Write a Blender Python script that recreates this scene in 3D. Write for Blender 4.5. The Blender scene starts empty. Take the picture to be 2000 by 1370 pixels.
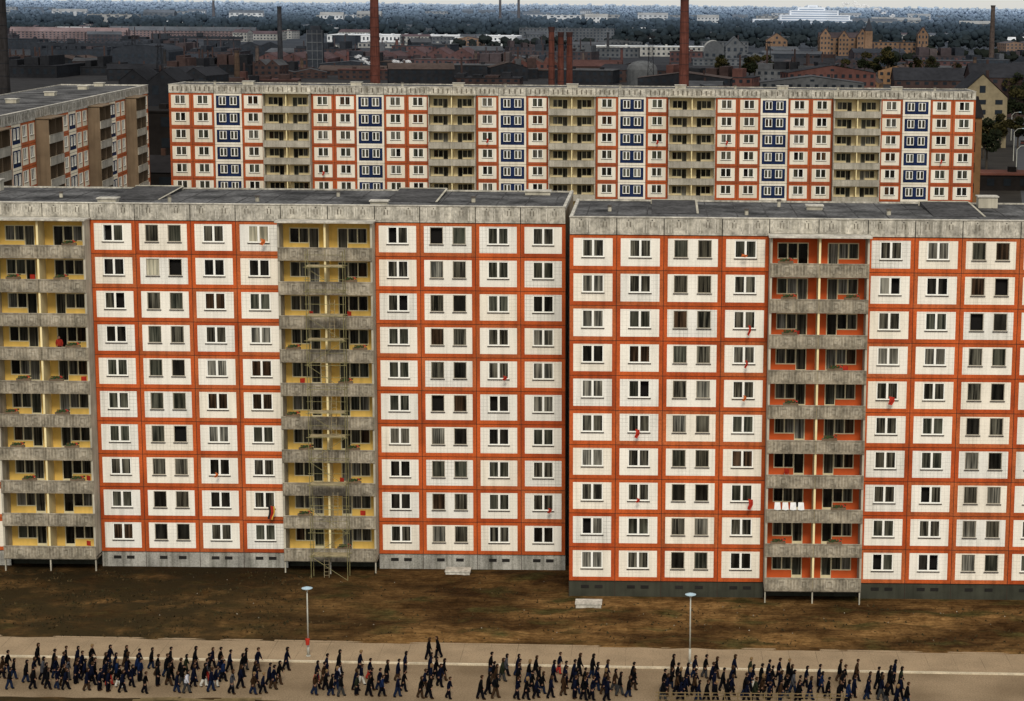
import bpy, bmesh, math, random
from mathutils import Vector, Matrix, noise
R = random.Random(11)
SC = bpy.context.scene
COL = SC.collection
rad = math.radians
SC.view_settings.view_transform = 'Standard'
SC.view_settings.look = 'None'
SC.view_settings.exposure = 0

# ------------------------------------------------------------------ materials
def nn(nt, t, **k):
    n = nt.nodes.new(t)
    for a, b in k.items():
        setattr(n, a, b)
    return n

def c4(c):
    return (max(0, min(1, c[0])), max(0, min(1, c[1])), max(0, min(1, c[2])), 1)

def base(name):
    m = bpy.data.materials.new(name)
    m.use_nodes = True
    nt = m.node_tree
    return m, nt, nt.nodes['Principled BSDF']

def mulnode(nt, a, fac, col):
    x = nn(nt, 'ShaderNodeMixRGB', blend_type='MULTIPLY')
    nt.links.new(fac, x.inputs[0])
    nt.links.new(a, x.inputs[1])
    x.inputs[2].default_value = c4(col)
    return x.outputs[0]

def noisefac(nt, vec, sc, lo, hi, stretch=None, detail=5):
    if stretch:
        mp = nn(nt, 'ShaderNodeMapping')
        mp.inputs['Scale'].default_value = stretch
        nt.links.new(vec, mp.inputs[0]); vec = mp.outputs[0]
    n = nn(nt, 'ShaderNodeTexNoise')
    n.inputs['Scale'].default_value = sc
    n.inputs['Detail'].default_value = detail
    nt.links.new(vec, n.inputs['Vector'])
    r = nn(nt, 'ShaderNodeMapRange')
    r.inputs[1].default_value = lo; r.inputs[2].default_value = hi
    nt.links.new(n.outputs[0], r.inputs[0])
    return r.outputs[0], n.outputs[0]

def mat(name, col, rough=.85, var=.2, sc=.6, streak=0., fine=0., spec=.12, metal=0., col2=None, grid=None, bump=0., fsc=9):
    m, nt, b = base(name)
    g = nn(nt, 'ShaderNodeNewGeometry')
    pos = g.outputs['Position']
    f, raw = noisefac(nt, pos, sc, .32, .68)
    mx = nn(nt, 'ShaderNodeMixRGB')
    mx.inputs[1].default_value = c4([v*(1-var) for v in col])
    mx.inputs[2].default_value = c4(col2 if col2 else [v*(1+var) for v in col])
    nt.links.new(f, mx.inputs[0])
    out = mx.outputs[0]
    if streak:
        f2, _ = noisefac(nt, pos, 1., .45, .75, (2.6, 2.6, .16))
        out = mulnode(nt, out, f2, [1-streak, 1-streak, 1-streak*1.05])
    if fine:
        f3, _ = noisefac(nt, pos, fsc, .4, .7)
        out = mulnode(nt, out, f3, [1-fine]*3)
    if grid:
        gx, gz, ln, dk = grid
        tc = nn(nt, 'ShaderNodeTexCoord')
        sp = nn(nt, 'ShaderNodeSeparateXYZ')
        nt.links.new(tc.outputs['Object'], sp.inputs[0])
        res = []
        for ax, gg in ((0, gx), (2, gz)):
            d = nn(nt, 'ShaderNodeMath', operation='DIVIDE'); d.inputs[1].default_value = gg
            nt.links.new(sp.outputs[ax], d.inputs[0])
            fr = nn(nt, 'ShaderNodeMath', operation='FRACT'); nt.links.new(d.outputs[0], fr.inputs[0])
            lt = nn(nt, 'ShaderNodeMath', operation='LESS_THAN'); lt.inputs[1].default_value = ln/gg
            nt.links.new(fr.outputs[0], lt.inputs[0]); res.append(lt.outputs[0])
        mxx = nn(nt, 'ShaderNodeMath', operation='MAXIMUM')
        nt.links.new(res[0], mxx.inputs[0]); nt.links.new(res[1], mxx.inputs[1])
        fj, _ = noisefac(nt, pos, .35, .35, .7)
        mj = nn(nt, 'ShaderNodeMath', operation='MULTIPLY'); nt.links.new(mxx.outputs[0], mj.inputs[0]); nt.links.new(fj, mj.inputs[1])
        out = mulnode(nt, out, mj.outputs[0], [dk]*3)
    nt.links.new(out, b.inputs['Base Color'])
    b.inputs['Roughness'].default_value = rough
    b.inputs['Specular IOR Level'].default_value = spec
    b.inputs['Metallic'].default_value = metal
    if bump:
        bp = nn(nt, 'ShaderNodeBump'); bp.inputs['Strength'].default_value = bump
        nb = nn(nt, 'ShaderNodeTexNoise'); nb.inputs['Scale'].default_value = 6; nb.inputs['Detail'].default_value = 6
        nt.links.new(pos, nb.inputs['Vector'])
        nt.links.new(nb.outputs[0], bp.inputs['Height'])
        nt.links.new(bp.outputs[0], b.inputs['Normal'])
    return m

def pane_mat(name, dark, light, foldf, lo=.4, hi=.65):
    m, nt, b = base(name)
    g = nn(nt, 'ShaderNodeNewGeometry')
    mp = nn(nt, 'ShaderNodeMapping'); mp.inputs['Scale'].default_value = (foldf, foldf, .25)
    nt.links.new(g.outputs['Position'], mp.inputs[0])
    n = nn(nt, 'ShaderNodeTexNoise'); n.inputs['Scale'].default_value = 1.; n.inputs['Detail'].default_value = 3
    nt.links.new(mp.outputs[0], n.inputs['Vector'])
    r = nn(nt, 'ShaderNodeMapRange'); r.inputs[1].default_value = lo; r.inputs[2].default_value = hi
    nt.links.new(n.outputs[0], r.inputs[0])
    mx = nn(nt, 'ShaderNodeMixRGB')
    mx.inputs[1].default_value = c4(dark); mx.inputs[2].default_value = c4(light)
    nt.links.new(r.outputs[0], mx.inputs[0])
    f, _ = noisefac(nt, g.outputs['Position'], .31, .35, .65, None, 1)
    out = mulnode(nt, mx.outputs[0], f, (.5, .48, .45))
    nt.links.new(out, b.inputs['Base Color'])
    b.inputs['Roughness'].default_value = .15
    b.inputs['Specular IOR Level'].default_value = .22
    return m

M = {}
M['orange'] = mat('orange_tile', (.53, .102, .023), .6, .22, .35, streak=.32, fine=.25, grid=(.15, .3, .012, .6))
M['orange2'] = mat('orange_tile_faded', (.49, .118, .034), .6, .2, .4, streak=.38, fine=.3, grid=(.15, .3, .012, .6))
M['orange3'] = mat('orange_tile_deep', (.45, .078, .018), .6, .2, .4, streak=.32, fine=.25, grid=(.15, .3, .012, .6))
M['white'] = mat('white_tile', (.885, .83, .72), .45, .05, .25, streak=.15, fine=.07, grid=(.3, .3, .02, .58))
M['white2'] = mat('white_tile_warm', (.875, .80, .665), .45, .06, .3, streak=.2, fine=.08, grid=(.3, .3, .022, .55))
M['white3'] = mat('white_tile_cool', (.83, .795, .71), .45, .06, .3, streak=.24, fine=.09, grid=(.3, .3, .026, .48))
M['orangeb'] = mat('orange_tile_old', (.42, .09, .026), .7, .2, .3, streak=.3, fine=.2)
M['orangeb2'] = mat('orange_tile_old_dull', (.36, .085, .03), .7, .2, .3, streak=.3, fine=.2)
M['whiteb'] = mat('white_tile_old', (.79, .72, .59), .6, .08, .2, streak=.2)
M['whiteb2'] = mat('white_tile_old_warm', (.73, .65, .51), .6, .08, .2, streak=.24)
M['orangec'] = mat('brown_orange_tile', (.52, .13, .04), .8, .2, .3, streak=.3, fine=.2)
M['whitec'] = mat('tan_tile', (.88, .77, .57), .8, .1, .2, streak=.2, spec=.03)
M['blue'] = mat('blue_tile', (.013, .024, .068), .8, .3, .4, streak=.25, spec=.05)
M['joint'] = mat('panel_joint', (.045, .028, .02), .9)
M['conc'] = mat('attic_concrete', (.51, .47, .39), .9, .36, 1.1, streak=.4, fine=.45, fsc=4)
M['rib'] = mat('rib_concrete', (.56, .52, .44), .9, .28, .9, streak=.3, fine=.35, fsc=5)
M['slot'] = mat('slot_shadow_concrete', (.15, .13, .10), .9, .3, .8, streak=.3)  # dark tone painted on raised strips as the shade of panel slots
M['hole'] = mat('dark_hole', (.02, .018, .016), .9)
M['bconc'] = mat('balcony_concrete', (.31, .265, .195), .9, .38, .9, streak=.4, fine=.42, fsc=5)
M['brib'] = mat('balcony_rib', (.41, .36, .275), .9, .3, .9, streak=.4, fine=.38, fsc=5)
M['bconcr'] = mat('balcony_concrete_grey', (.42, .38, .305), .9, .25, .4, streak=.4, fine=.3)
M['bside'] = mat('balcony_side', (.45, .41, .32), .9, .25, .5, streak=.35)
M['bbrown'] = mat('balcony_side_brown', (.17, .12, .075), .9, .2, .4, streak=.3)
M['bcream'] = mat('balcony_divider_cream', (.84, .70, .38), .85, .12, .5, streak=.2)
M['yellow'] = mat('ochre_plaster', (.86, .56, .14), .85, .15, .6, streak=.15)
M['redw'] = mat('red_plaster', (.64, .115, .03), .85, .15, .6)
M['ywall'] = mat('cream_plaster', (.88, .73, .42), .85, .12, .6)
M['plinth'] = mat('plinth_concrete', (.40, .38, .33), .9, .28, .6, streak=.65, fine=.35)
M['plinthd'] = mat('plinth_dark', (.045, .045, .032), .9, .25, .5, streak=.3)
M['endwall'] = mat('end_wall_concrete', (.26, .20, .13), .9, .15, .5, streak=.3)
M['roof'] = mat('roof_felt', (.045, .044, .043), .95, .3, .35, fine=.6, fsc=3.5, col2=(.17, .165, .16), spec=.03, bump=.4)
M['roofb'] = mat('roof_felt_dark', (.075, .072, .07), .95, .35, .5, fine=.5, fsc=3, spec=.03)
M['fwhite'] = mat('window_frame_white', (.88, .86, .78), .5, .04, 2)
M['fdull'] = mat('window_frame_dull', (.34, .30, .23), .6, .15, 2)
M['fyel'] = mat('door_frame_cream', (.76, .67, .42), .6, .1, 2)
M['sill'] = mat('sill_metal', (.06, .05, .042), .6, .2, 2)
M['room'] = mat('dark_room', (.010, .009, .008), .9)
P = [pane_mat('glass_dark', (.005, .005, .004), (.03, .028, .022), 3),
     pane_mat('glass_fold', (.013, .013, .010), (.15, .14, .105), 8),
     pane_mat('glass_green', (.018, .021, .015), (.12, .12, .09), 6),
     pane_mat('glass_sheer', (.05, .05, .042), (.32, .305, .25), 7),
     pane_mat('glass_brown', (.015, .010, .006), (.10, .06, .035), 6),
     pane_mat('glass_pale', (.25, .24, .18), (.6, .55, .40), 5)]
PW = [3, 7, 6, 2.8, 2, .3]
def rp(): return R.choices(range(6), PW)[0]

# ------------------------------------------------------------------ mesh builder
class MB:
    def __init__(s): s.v = []; s.f = []; s.m = []
    def face(s, pts, m):
        i = len(s.v); s.v += [tuple(p) for p in pts]; s.f.append(tuple(range(i, i+len(pts)))); s.m.append(m)
    def fq(s, x0, x1, z0, z1, y, m):
        s.face([(x0, y, z0), (x1, y, z0), (x1, y, z1), (x0, y, z1)], m)
    def box(s, x0, x1, y0, y1, z0, z1, m):
        i = len(s.v)
        s.v += [(x0, y0, z0), (x1, y0, z0), (x1, y1, z0), (x0, y1, z0), (x0, y0, z1), (x1, y0, z1), (x1, y1, z1), (x0, y1, z1)]
        for q in ((0, 3, 2, 1), (4, 5, 6, 7), (0, 1, 5, 4), (1, 2, 6, 5), (2, 3, 7, 6), (3, 0, 4, 7)):
            s.f.append(tuple(i+k for k in q)); s.m.append(m)
    def tube(s, a, b, r0, r1, m, n=8, caps=True):
        a = Vector(a); b = Vector(b); d = (b-a).normalized()
        u = d.orthogonal().normalized(); w = d.cross(u)
        i = len(s.v)
        for c, r in ((a, r0), (b, r1)):
            for k in range(n):
                t = 2*math.pi*k/n
                s.v.append(tuple(c+u*(r*math.cos(t))+w*(r*math.sin(t))))
        for k in range(n):
            s.f.append((i+k, i+(k+1) % n, i+n+(k+1) % n, i+n+k)); s.m.append(m)
        if caps:
            s.f.append(tuple(i+n+k for k in range(n))); s.m.append(m)
            s.f.append(tuple(i+k for k in reversed(range(n)))); s.m.append(m)
    def add(s, o, ox=0, oy=0, oz=0, flip=False):
        i = len(s.v)
        if flip:
            s.v += [(-x+ox, y+oy, z+oz) for x, y, z in o.v]
            s.f += [tuple(i+k for k in reversed(f)) for f in o.f]
        else:
            s.v += [(x+ox, y+oy, z+oz) for x, y, z in o.v]
            s.f += [tuple(i+k for k in f) for f in o.f]
        s.m += o.m
    def mesh(s, name, smooth=False):
        me = bpy.data.meshes.new(name)
        me.from_pydata(s.v, [], s.f)
        ms = []
        idx = []
        for m in s.m:
            if m not in ms: ms.append(m)
            idx.append(ms.index(m))
        for m in ms: me.materials.append(M[m] if isinstance(m, str) else m)
        me.polygons.foreach_set('material_index', idx)
        if smooth: me.polygons.foreach_set('use_smooth', [True]*len(idx))
        me.update()
        return me

def ob(name, data=None, parent=None, loc=(0, 0, 0), rot=0.):
    o = bpy.data.objects.new(name, data)
    COL.objects.link(o)
    o.location = loc
    if rot: o.rotation_euler = (0, 0, rot)
    if parent: o.parent = parent
    if data is None: o.empty_display_size = .5
    return o

def thing(name, label, cat, data=None, loc=(0, 0, 0), rot=0., group=None, kind=None):
    o = ob(name, data, None, loc, rot)
    o['label'] = label; o['category'] = cat
    if group: o['group'] = group
    if kind: o['kind'] = kind
    return o

# ------------------------------------------------------------------ window templates
def tpl_single(w, h, pm, frame='fwhite', opened=0):
    f = MB(); g = MB()
    r = .085; mu = .085; ya, yb = .03, .09
    f.box(-w/2, w/2, ya, yb, 0, r, frame); f.box(-w/2, w/2, ya, yb, h-r, h, frame)
    f.box(-w/2, -w/2+r, ya, yb, r, h-r, frame); f.box(w/2-r, w/2, ya, yb, r, h-r, frame)
    f.box(-mu, mu, ya-.01, yb, r, h-r, frame)
    f.box(-w/2-.06, w/2+.06, -.09, 0.0, -.07, -.012, 'sill')
    for sgn in (-1, 1):
        x0, x1 = (-w/2+r, -mu) if sgn < 0 else (mu, w/2-r)
        if opened == sgn:
            g.fq(x0, x1, r, h-r, .55, 'room')
            g.face([(x0, .07, r), (x0, .07, h-r), (x0, .55, h-r), (x0, .55, r)], 'room')
            g.face([(x1, .07, r), (x1, .07, h-r), (x1, .55, h-r), (x1, .55, r)], 'room')
            f.box(x1-.03 if sgn > 0 else x0, x1 if sgn > 0 else x0+.03, .09, .5, r, h-r, frame)
        else:
            g.fq(x0, x1, r, h-r, .075, pm)
    return f, g

def tpl_narrow(w, h, pm, frame='fdull', opened=0):
    f = MB(); g = MB(); r = .055; ya, yb = .04, .09
    f.box(-w/2, w/2, ya, yb, 0, r, frame); f.box(-w/2, w/2, ya, yb, h-r, h, frame)
    f.box(-w/2, -w/2+r, ya, yb, r, h-r, frame); f.box(w/2-r, w/2, ya, yb, r, h-r, frame)
    f.box(-w/2-.06, w/2+.06, -.10, 0.0, -.07, -.012, 'sill')
    g.fq(-w/2+r, w/2-r, r, h-r, .4 if opened else .075, 'room' if opened else pm)
    return f, g

def tpl_bdoor(pm, pm2):
    f = MB(); g = MB(); F = 'fyel'; r = .08; a, b = .17, .23
    f.box(.65, 2.25, a, b, 1.0, 1.0+r, F); f.box(.65, 3.1, a, b, 2.3-r, 2.3, F)
    f.box(.65, .65+r, a, b, 1.0+r, 2.3-r, F); f.box(1.41, 1.51, a, b, 1.0+r, 2.3-r, F)
    f.box(2.19, 2.31, a, b, .15, 2.3-r, F); f.box(3.1-r, 3.1, a, b, .15, 2.3-r, F); f.box(2.31, 3.1-r, a, b, .15, .6, F)
    g.fq(.73, 1.41, 1.08, 2.22, .21, pm); g.fq(1.51, 2.19, 1.08, 2.22, .21, pm2); g.fq(2.31, 3.02, .6, 2.22, .21, pm2)
    return f, g

TPL = {}
def tpl(kind, *k):
    key = (kind,)+k
    if key not in TPL:
        if kind == 'S': f, g = tpl_single(1.72, 1.42, P[k[0]], 'fwhite', k[1])
        elif kind == 'N': f, g = tpl_narrow(1.08, 1.40, P[k[0]], 'fdull', k[1])
        elif kind == 'NW': f, g = tpl_single(1.15, 1.35, P[k[0]], 'fwhite', 0)
        else: f, g = tpl_bdoor(P[k[0]], P[k[1]])
        TPL[key] = (f, g, f.mesh('window_frame'), g.mesh('glass'))
    return TPL[key]

def rects(mb, X0, X1, Z0, Z1, y, holes, cf, rev=.09, revm='white'):
    xs = sorted(set([X0, X1]+[h[0] for h in holes]+[h[1] for h in holes]+[v for v in cf[0]]))
    zs = sorted(set([Z0, Z1]+[h[2] for h in holes]+[h[3] for h in holes]+[v for v in cf[1]]))
    for i in range(len(xs)-1):
        for j in range(len(zs)-1):
            cx = (xs[i]+xs[i+1])/2; cz = (zs[j]+zs[j+1])/2
            if any(h[0] < cx < h[1] and h[2] < cz < h[3] for h in holes): continue
            mb.fq(xs[i], xs[i+1], zs[j], zs[j+1], y, cf[2](cx, cz))
    for h in holes:
        a, b, c, d = h; y1 = y+rev
        mb.face([(a, y, c), (a, y1, c), (b, y1, c), (b, y, c)], revm)
        mb.face([(a, y, d), (b, y, d), (b, y1, d), (a, y1, d)], revm)
        mb.face([(a, y, c), (a, y, d), (a, y1, d), (a, y1, c)], revm)
        mb.face([(b, y, c), (b, y1, c), (b, y1, d), (b, y, d)], revm)

CW = {'S': 3.7, 'W': 4.55, 'U': 4.55, 'B': 7.7}
FH = 2.8

def balcony_tpl(fine, pmat, rmat, slab):
    s = MB(); p = MB(); w = 3.85
    s.box(0.17, w-.17, -1.7, .12, -.16, .0, slab)
    x0, x1 = .015, w-.015
    p.box(x0, x1, -1.80, -1.705, -.20, .84, pmat)
    p.box(x0-.01, x1+.01, -1.83, -1.69, .843, .89, rmat)
    if fine:
        x = .12; n = 0
        while x < w-.15:
            k = (x-.12) % 1.82
            if .85 < k < 1.5:
                if abs(k-.95) < .055:
                    p.box(x, x+.62, -1.83, -1.801, .60, .72, rmat)
                    p.box(x, x+.13, -1.83, -1.801, .08, .598, rmat)
                    p.box(x+.49, x+.62, -1.83, -1.801, .08, .598, rmat)
                    p.box(x+.2, x+.42, -1.82, -1.801, .2, .48, rmat)
            elif n % 2 == 0:
                p.box(x, x+.08, -1.815, -1.801, -.05, .74, rmat)
            x += .13; n += 1
    return s, p

def block(name, label, group, loc, rot, seq, floors, z0, depth, fine, wallcol, plinth, nostuff=(), sidem='bside', midm='bcream', parm=('bconc', 'brib'), tiles=None):
    ORS, WHS = (('orange', 'orange', 'orange2', 'orange3'), ('white', 'white', 'white2', 'white3')) if fine else (('orangeb', 'orangeb2'), ('whiteb', 'whiteb', 'whiteb2'))
    if tiles: ORS, WHS = tiles
    root = thing(name, label, 'apartment building', None, loc, rot, group)
    wall = MB(); att = MB(); stuffw = MB(); stuffd = MB(); stuffb = MB()
    top = z0+floors*FH
    xs = [0]
    for c in seq: xs.append(xs[-1]+CW[c])
    Lg = xs[-1]
    nwin = 0; ndoor = 0; nb = 0
    bs, bp = balcony_tpl(fine, parm[0], parm[1], parm[0])
    bsm, bpm = bs.mesh('balcony'), bp.mesh('balcony_parapet')
    both = MB(); both.add(bs); both.add(bp); bothm = both.mesh('balcony')
    def place(fl, cell, kind, args, x, z, flip=False, isdoor=False):
        nonlocal nwin, ndoor
        f, g, fm, gm = tpl(kind, *args)
        lim = ndoor if isdoor else nwin
        if cell in nostuff or lim >= 100:
            t = stuffd if isdoor else stuffw
            t.add(f, x, 0, z, flip); t.add(g, x, 0, z, flip); return None
        o = ob('balcony_door' if isdoor else 'window', fm, root, (x, 0, z))
        gl = ob('glass', gm, o)
        if flip: o.scale = (-1, 1, 1)
        if isdoor: ndoor += 1
        else: nwin += 1
        return o
    for fl in range(floors-1, -1, -1):
        z = z0+fl*FH; z1 = z+FH
        for ci, c in enumerate(seq):
            a, b = xs[ci], xs[ci+1]
            if c in 'SWU':
                bd = .32 if fine else .38; zb0, zb1 = (z+.34, z1-.27) if fine else (z+.38, z1-.30)
                if c == 'U': bd = .34; zb0, zb1 = z+.38, z1-.36
                mid = (a+b)/2
                if c == 'S': holes = [(mid-.86, mid+.86, z+1.04, z+2.46)]
                elif c == 'W': holes = [(mid-1.47, mid-.39, z+1.04, z+2.44), (mid+.39, mid+1.47, z+1.04, z+2.44)]
                else: holes = [(mid-1.47, mid-.32, z+.92, z+2.27), (mid+.32, mid+1.47, z+.92, z+2.27)]
                OR, WH = R.choice(ORS), R.choice(WHS)
                fc, ic = (OR, WH) if c != 'U' else (WH, 'blue')
                xa, xb = a+bd, b-bd
                cf = ([xa, xb], [zb0, zb1], lambda cx, cz: ic if (xa < cx < xb and zb0 < cz < zb1) else fc)
                rects(wall, a+.024, b-.024, z+.024, z1-.024, 0, holes, cf, revm=WH)
                op = 0
                if c == 'S':
                    if R.random() < .10: op = R.choice((-1, 1))
                    place(fl, ci, 'S', (rp(), op), mid, z+1.04)
                elif c == 'W':
                    for dx in (-.93, .93):
                        place(fl, ci, 'N', (rp(), 1 if R.random() < .08 else 0), mid+dx, z+1.04)
                else:
                    pp = rp()
                    for dx in (-.895, .895): place(fl, ci, 'NW', (R.choice((pp, 1, 2)), 0), mid+dx, z+.92)
                wall.fq(a, a+.024, z, z1, .018, 'joint')
                wall.fq(b-.024, b, z, z1, .018, 'joint')
                wall.fq(a+.024, b-.024, z, z+.024, .018, 'joint')
                wall.fq(a+.024, b-.024, z1-.024, z1, .018, 'joint')
            else:
                for k in (0, 1):
                    fx = a if k == 0 else b
                    def X(v): return (a+v) if k == 0 else (b-v)
                    h1 = sorted((X(.65), X(2.25))); h2 = sorted((X(2.25), X(3.1)))
                    holes = [(h1[0], h1[1], z+1.0, z+2.3), (h2[0], h2[1], z+.15, z+2.3)]
                    rects(wall, a if k == 0 else a+3.85, a+3.85 if k == 0 else b, z, z1, .14, holes, ([], [], lambda cx, cz: wallcol), .07, wallcol)
                    place(fl, ci, 'D', (R.choice((0, 1, 1, 2, 3, 4)), R.choice((0, 1, 1, 2, 3))), fx, z, k == 1, True)
                    bx = a+3.85*k
                    if ci in nostuff or nb >= 100:
                        stuffb.add(both, bx, 0, z)
                    elif fine:
                        o = ob('balcony', bsm, root, (bx, 0, z)); ob('balcony_parapet', bpm, o); nb += 1
                    else:
                        ob('balcony', bothm, root, (bx, 0, z)); nb += 1
    AT = 1.36
    for ci, c in enumerate(seq):
        a, b = xs[ci], xs[ci+1]
        if c != 'B':
            wall.fq(a, b, 0, z0-.022, .05, plinth)
            wall.face([(a, .05, z0-.022), (b, .05, z0-.022), (b, 0, z0-.022), (a, 0, z0-.022)], plinth)
            wall.fq(a-.02, a+.02, 0, z0-.05, .045, 'joint')
            for dx in ((-.8, .8) if c == 'W' or c == 'U' else (-.55, .55)):
                m_ = (a+b)/2+dx
                wall.box(m_-.32, m_+.32, .02, .045, z0-.62, z0-.36, 'hole')
        else:
            side = MB()
            wall.fq(a, b, 0, z0, .6, 'plinthd')
            for xx in (a, a+3.85, b):
                x0 = xx if xx == a else (xx-.08 if xx != b else xx-.16)
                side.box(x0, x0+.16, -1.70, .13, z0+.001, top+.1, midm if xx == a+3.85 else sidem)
                side.box(x0+.02, x0+.12, -1.65, -1.5, 0, z0, sidem)
            side.box(a, b, -1.7, .55, z0-.28, z0-.165, parm[0])
            ob('balcony_wall', side.mesh('balcony_wall'), root)
            cn = MB(); cn.box(a-.15, b+.15, -2.15, .1, top+.102, top+.22, 'rib' if fine else sidem)
            ob('balcony_canopy', cn.mesh('balcony_canopy'), root)
        n = 2 if c == 'B' else 1
        for k in range(n):
            p0 = a+(b-a)/n*k; p1 = a+(b-a)/n*(k+1)
            y0 = -.10
            att.box(p0+.035, p1-.035, y0, .12, top+.03 if c != 'B' else top+.24, top+AT, 'conc')
            if fine:
                zl = top+.18 if c != 'B' else top+.38
                wd = p1-p0
                for cph in (.10, .40, .60, .90):
                    for q in range(2):
                        x = p0+wd*cph+(q-.5)*.2-.04
                        if x < p0+.1 or x > p1-.16: continue
                        att.box(x, x+.09, y0-.022, y0-.001, zl, top+AT-.14, 'rib')
                for ph in (.25, .75):
                    cx = p0+wd*ph
                    for dx in (-.16, .10):
                        zz = top+.62
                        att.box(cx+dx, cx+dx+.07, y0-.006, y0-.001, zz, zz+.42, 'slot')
                    att.tube((cx, y0-.012, top+1.17), (cx, y0+.02, top+1.17), .05, .05, 'hole', 6)
            else:
                for ph in (.2, .4, .6, .8):
                    cx = p0+(p1-p0)*ph
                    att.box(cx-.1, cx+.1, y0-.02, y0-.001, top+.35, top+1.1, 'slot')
    att.box(-.02, Lg+.02, -.16, .2, top+AT+.003, top+AT+.08, 'rib')
    att.box(-.02, Lg+.02, depth-.2, depth, top+.8, top+AT, 'conc')
    wall.face([(0, 0, 0), (0, 0, top+1.1), (0, depth, top+1.1), (0, depth, 0)], 'endwall')
    wall.face([(Lg, 0, 0), (Lg, depth, 0), (Lg, depth, top+1.1), (Lg, 0, top+1.1)], 'endwall')
    wall.face([(0, depth, 0), (0, depth, top+1.1), (Lg, depth, top+1.1), (Lg, depth, 0)], 'endwall')
    att.box(0, .25, .2, depth-.2, top+1.1, top+AT+.06, 'rib'); att.box(Lg-.25, Lg, .2, depth-.2, top+1.1, top+AT+.06, 'rib')
    ob('wall', wall.mesh('wall'), root)
    ob('roof_parapet', att.mesh('roof_parapet'), root)
    rf = MB()
    rz = top+1.24
    rf.box(.25, Lg-.25, .2, depth-.2, rz-.25, rz, 'roof')
    x = 1.2
    while fine and x < Lg-1:
        rf.box(x, x+.09, .3, depth-.3, rz+.002, rz+.02, 'roofb'); x += 2.4
    roof = ob('roof', rf.mesh('roof'), root)
    for nm, st in (('window', stuffw), ('balcony_door', stuffd), ('balcony', stuffb)):
        if st.v:
            o = ob(nm, st.mesh(nm), root); o['kind'] = 'stuff'
    return root, xs, top, rz, roof

def roof_fit(roof, rz, items):
    for kind, x, y, w, d, h in items:
        m = MB()
        if kind == 'roof_hatch':
            m.box(-w/2, w/2, -d/2, d/2, 0, h, 'bside'); m.box(-w/2-.1, w/2+.1, -d/2-.1, d/2+.1, h+.002, h+.1, 'rib')
        elif kind == 'roof_step':
            m.face([(-w/2, -d/2, .03), (w/2, -d/2, .03), (w/2, d/2, h), (-w/2, d/2, h)], 'roofb')
            m.face([(-w/2, -d/2, .03), (-w/2, d/2, h), (-w/2, d/2, 0)], 'roofb')
            m.face([(w/2, -d/2, .03), (w/2, d/2, 0), (w/2, d/2, h)], 'roofb')
            m.box(-w/2-.1, w/2+.1, d/2, d/2+.2, 0, h+.06, 'bside')
            m.face([(w/2+.02, -d/2, .04), (w/2+.2, -d/2, .04), (w/2+.2, d/2, h+.02), (w/2+.02, d/2, h+.02)], 'bside')
        else:
            m.tube((0, 0, 0), (0, 0, h), w/2, w/2, 'bside', 8); m.tube((0, 0, h), (0, 0, h+.12), w*.8, w*.5, 'sill', 8)
        ob(kind, m.mesh(kind), roof, (x, y, rz))

GB = 'prefabricated apartment blocks'
seqL = list('SSWSB')+list('SWSS')+['B']+list('SWSS')
seqR = list('SSWS')+['B']+list('SSWSSWS')+['B']+list('S')
LL = sum(CW[c] for c in seqL)
xL0 = -7.43-LL
bL, xsL, topL, rzL, rfL = block('apartment_building', 'long orange and white tiled slab block with ochre balconies and scaffold', GB, (xL0, 167.1, 0), 0, seqL, 10, 1.4, 15, True, 'yellow', 'plinth', nostuff=(0, 1, 2, 3))
bR, xsR, topR, rzR, rfR = block('apartment_building', 'orange and white tiled slab block with red-walled balconies', GB, (-6.8, 159.5, 0), 0, seqR, 10, 1.4, 15, True, 'redw', 'plinthd', nostuff=(8, 9, 10, 11, 12, 13))
seqB = list('SSUS')+['B']+list('SSUSS')+['B']+list('SUS')+['B']+list('SUS')+['B']+list('SSUSS')+['B']+list('SUSS')
bB, xsB, topB, rzB, rfB = block('apartment_building', 'long eleven storey slab block with orange, white and blue tiles', GB, (-80.2, 338, 0), 0, seqB, 11, 1.4, 12, False, 'ywall', 'plinth', parm=('bconcr', 'brib'))
seqS = (list('SSS')+['B']+list('SSUSS')+['B']+list('SSUSSS')+['B']+list('SSUSS')+['B']+list('SS'))[::-1]
LS = sum(CW[c] for c in seqS)
ang = rad(93.47)
bS, xsS, topS, rzS, rfS = block('apartment_building', 'brownish slab block with dark balcony side walls standing crosswise', GB, (-82.9-LS*math.cos(ang), 335-LS*math.sin(ang), 0), ang, seqS, 11, 1.4, 14, False, 'ywall', 'plinth', sidem='bbrown', midm='bbrown', parm=('bconcr', 'brib'), tiles=(('orangec', 'orangec'), ('whitec', 'whitec')))

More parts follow.
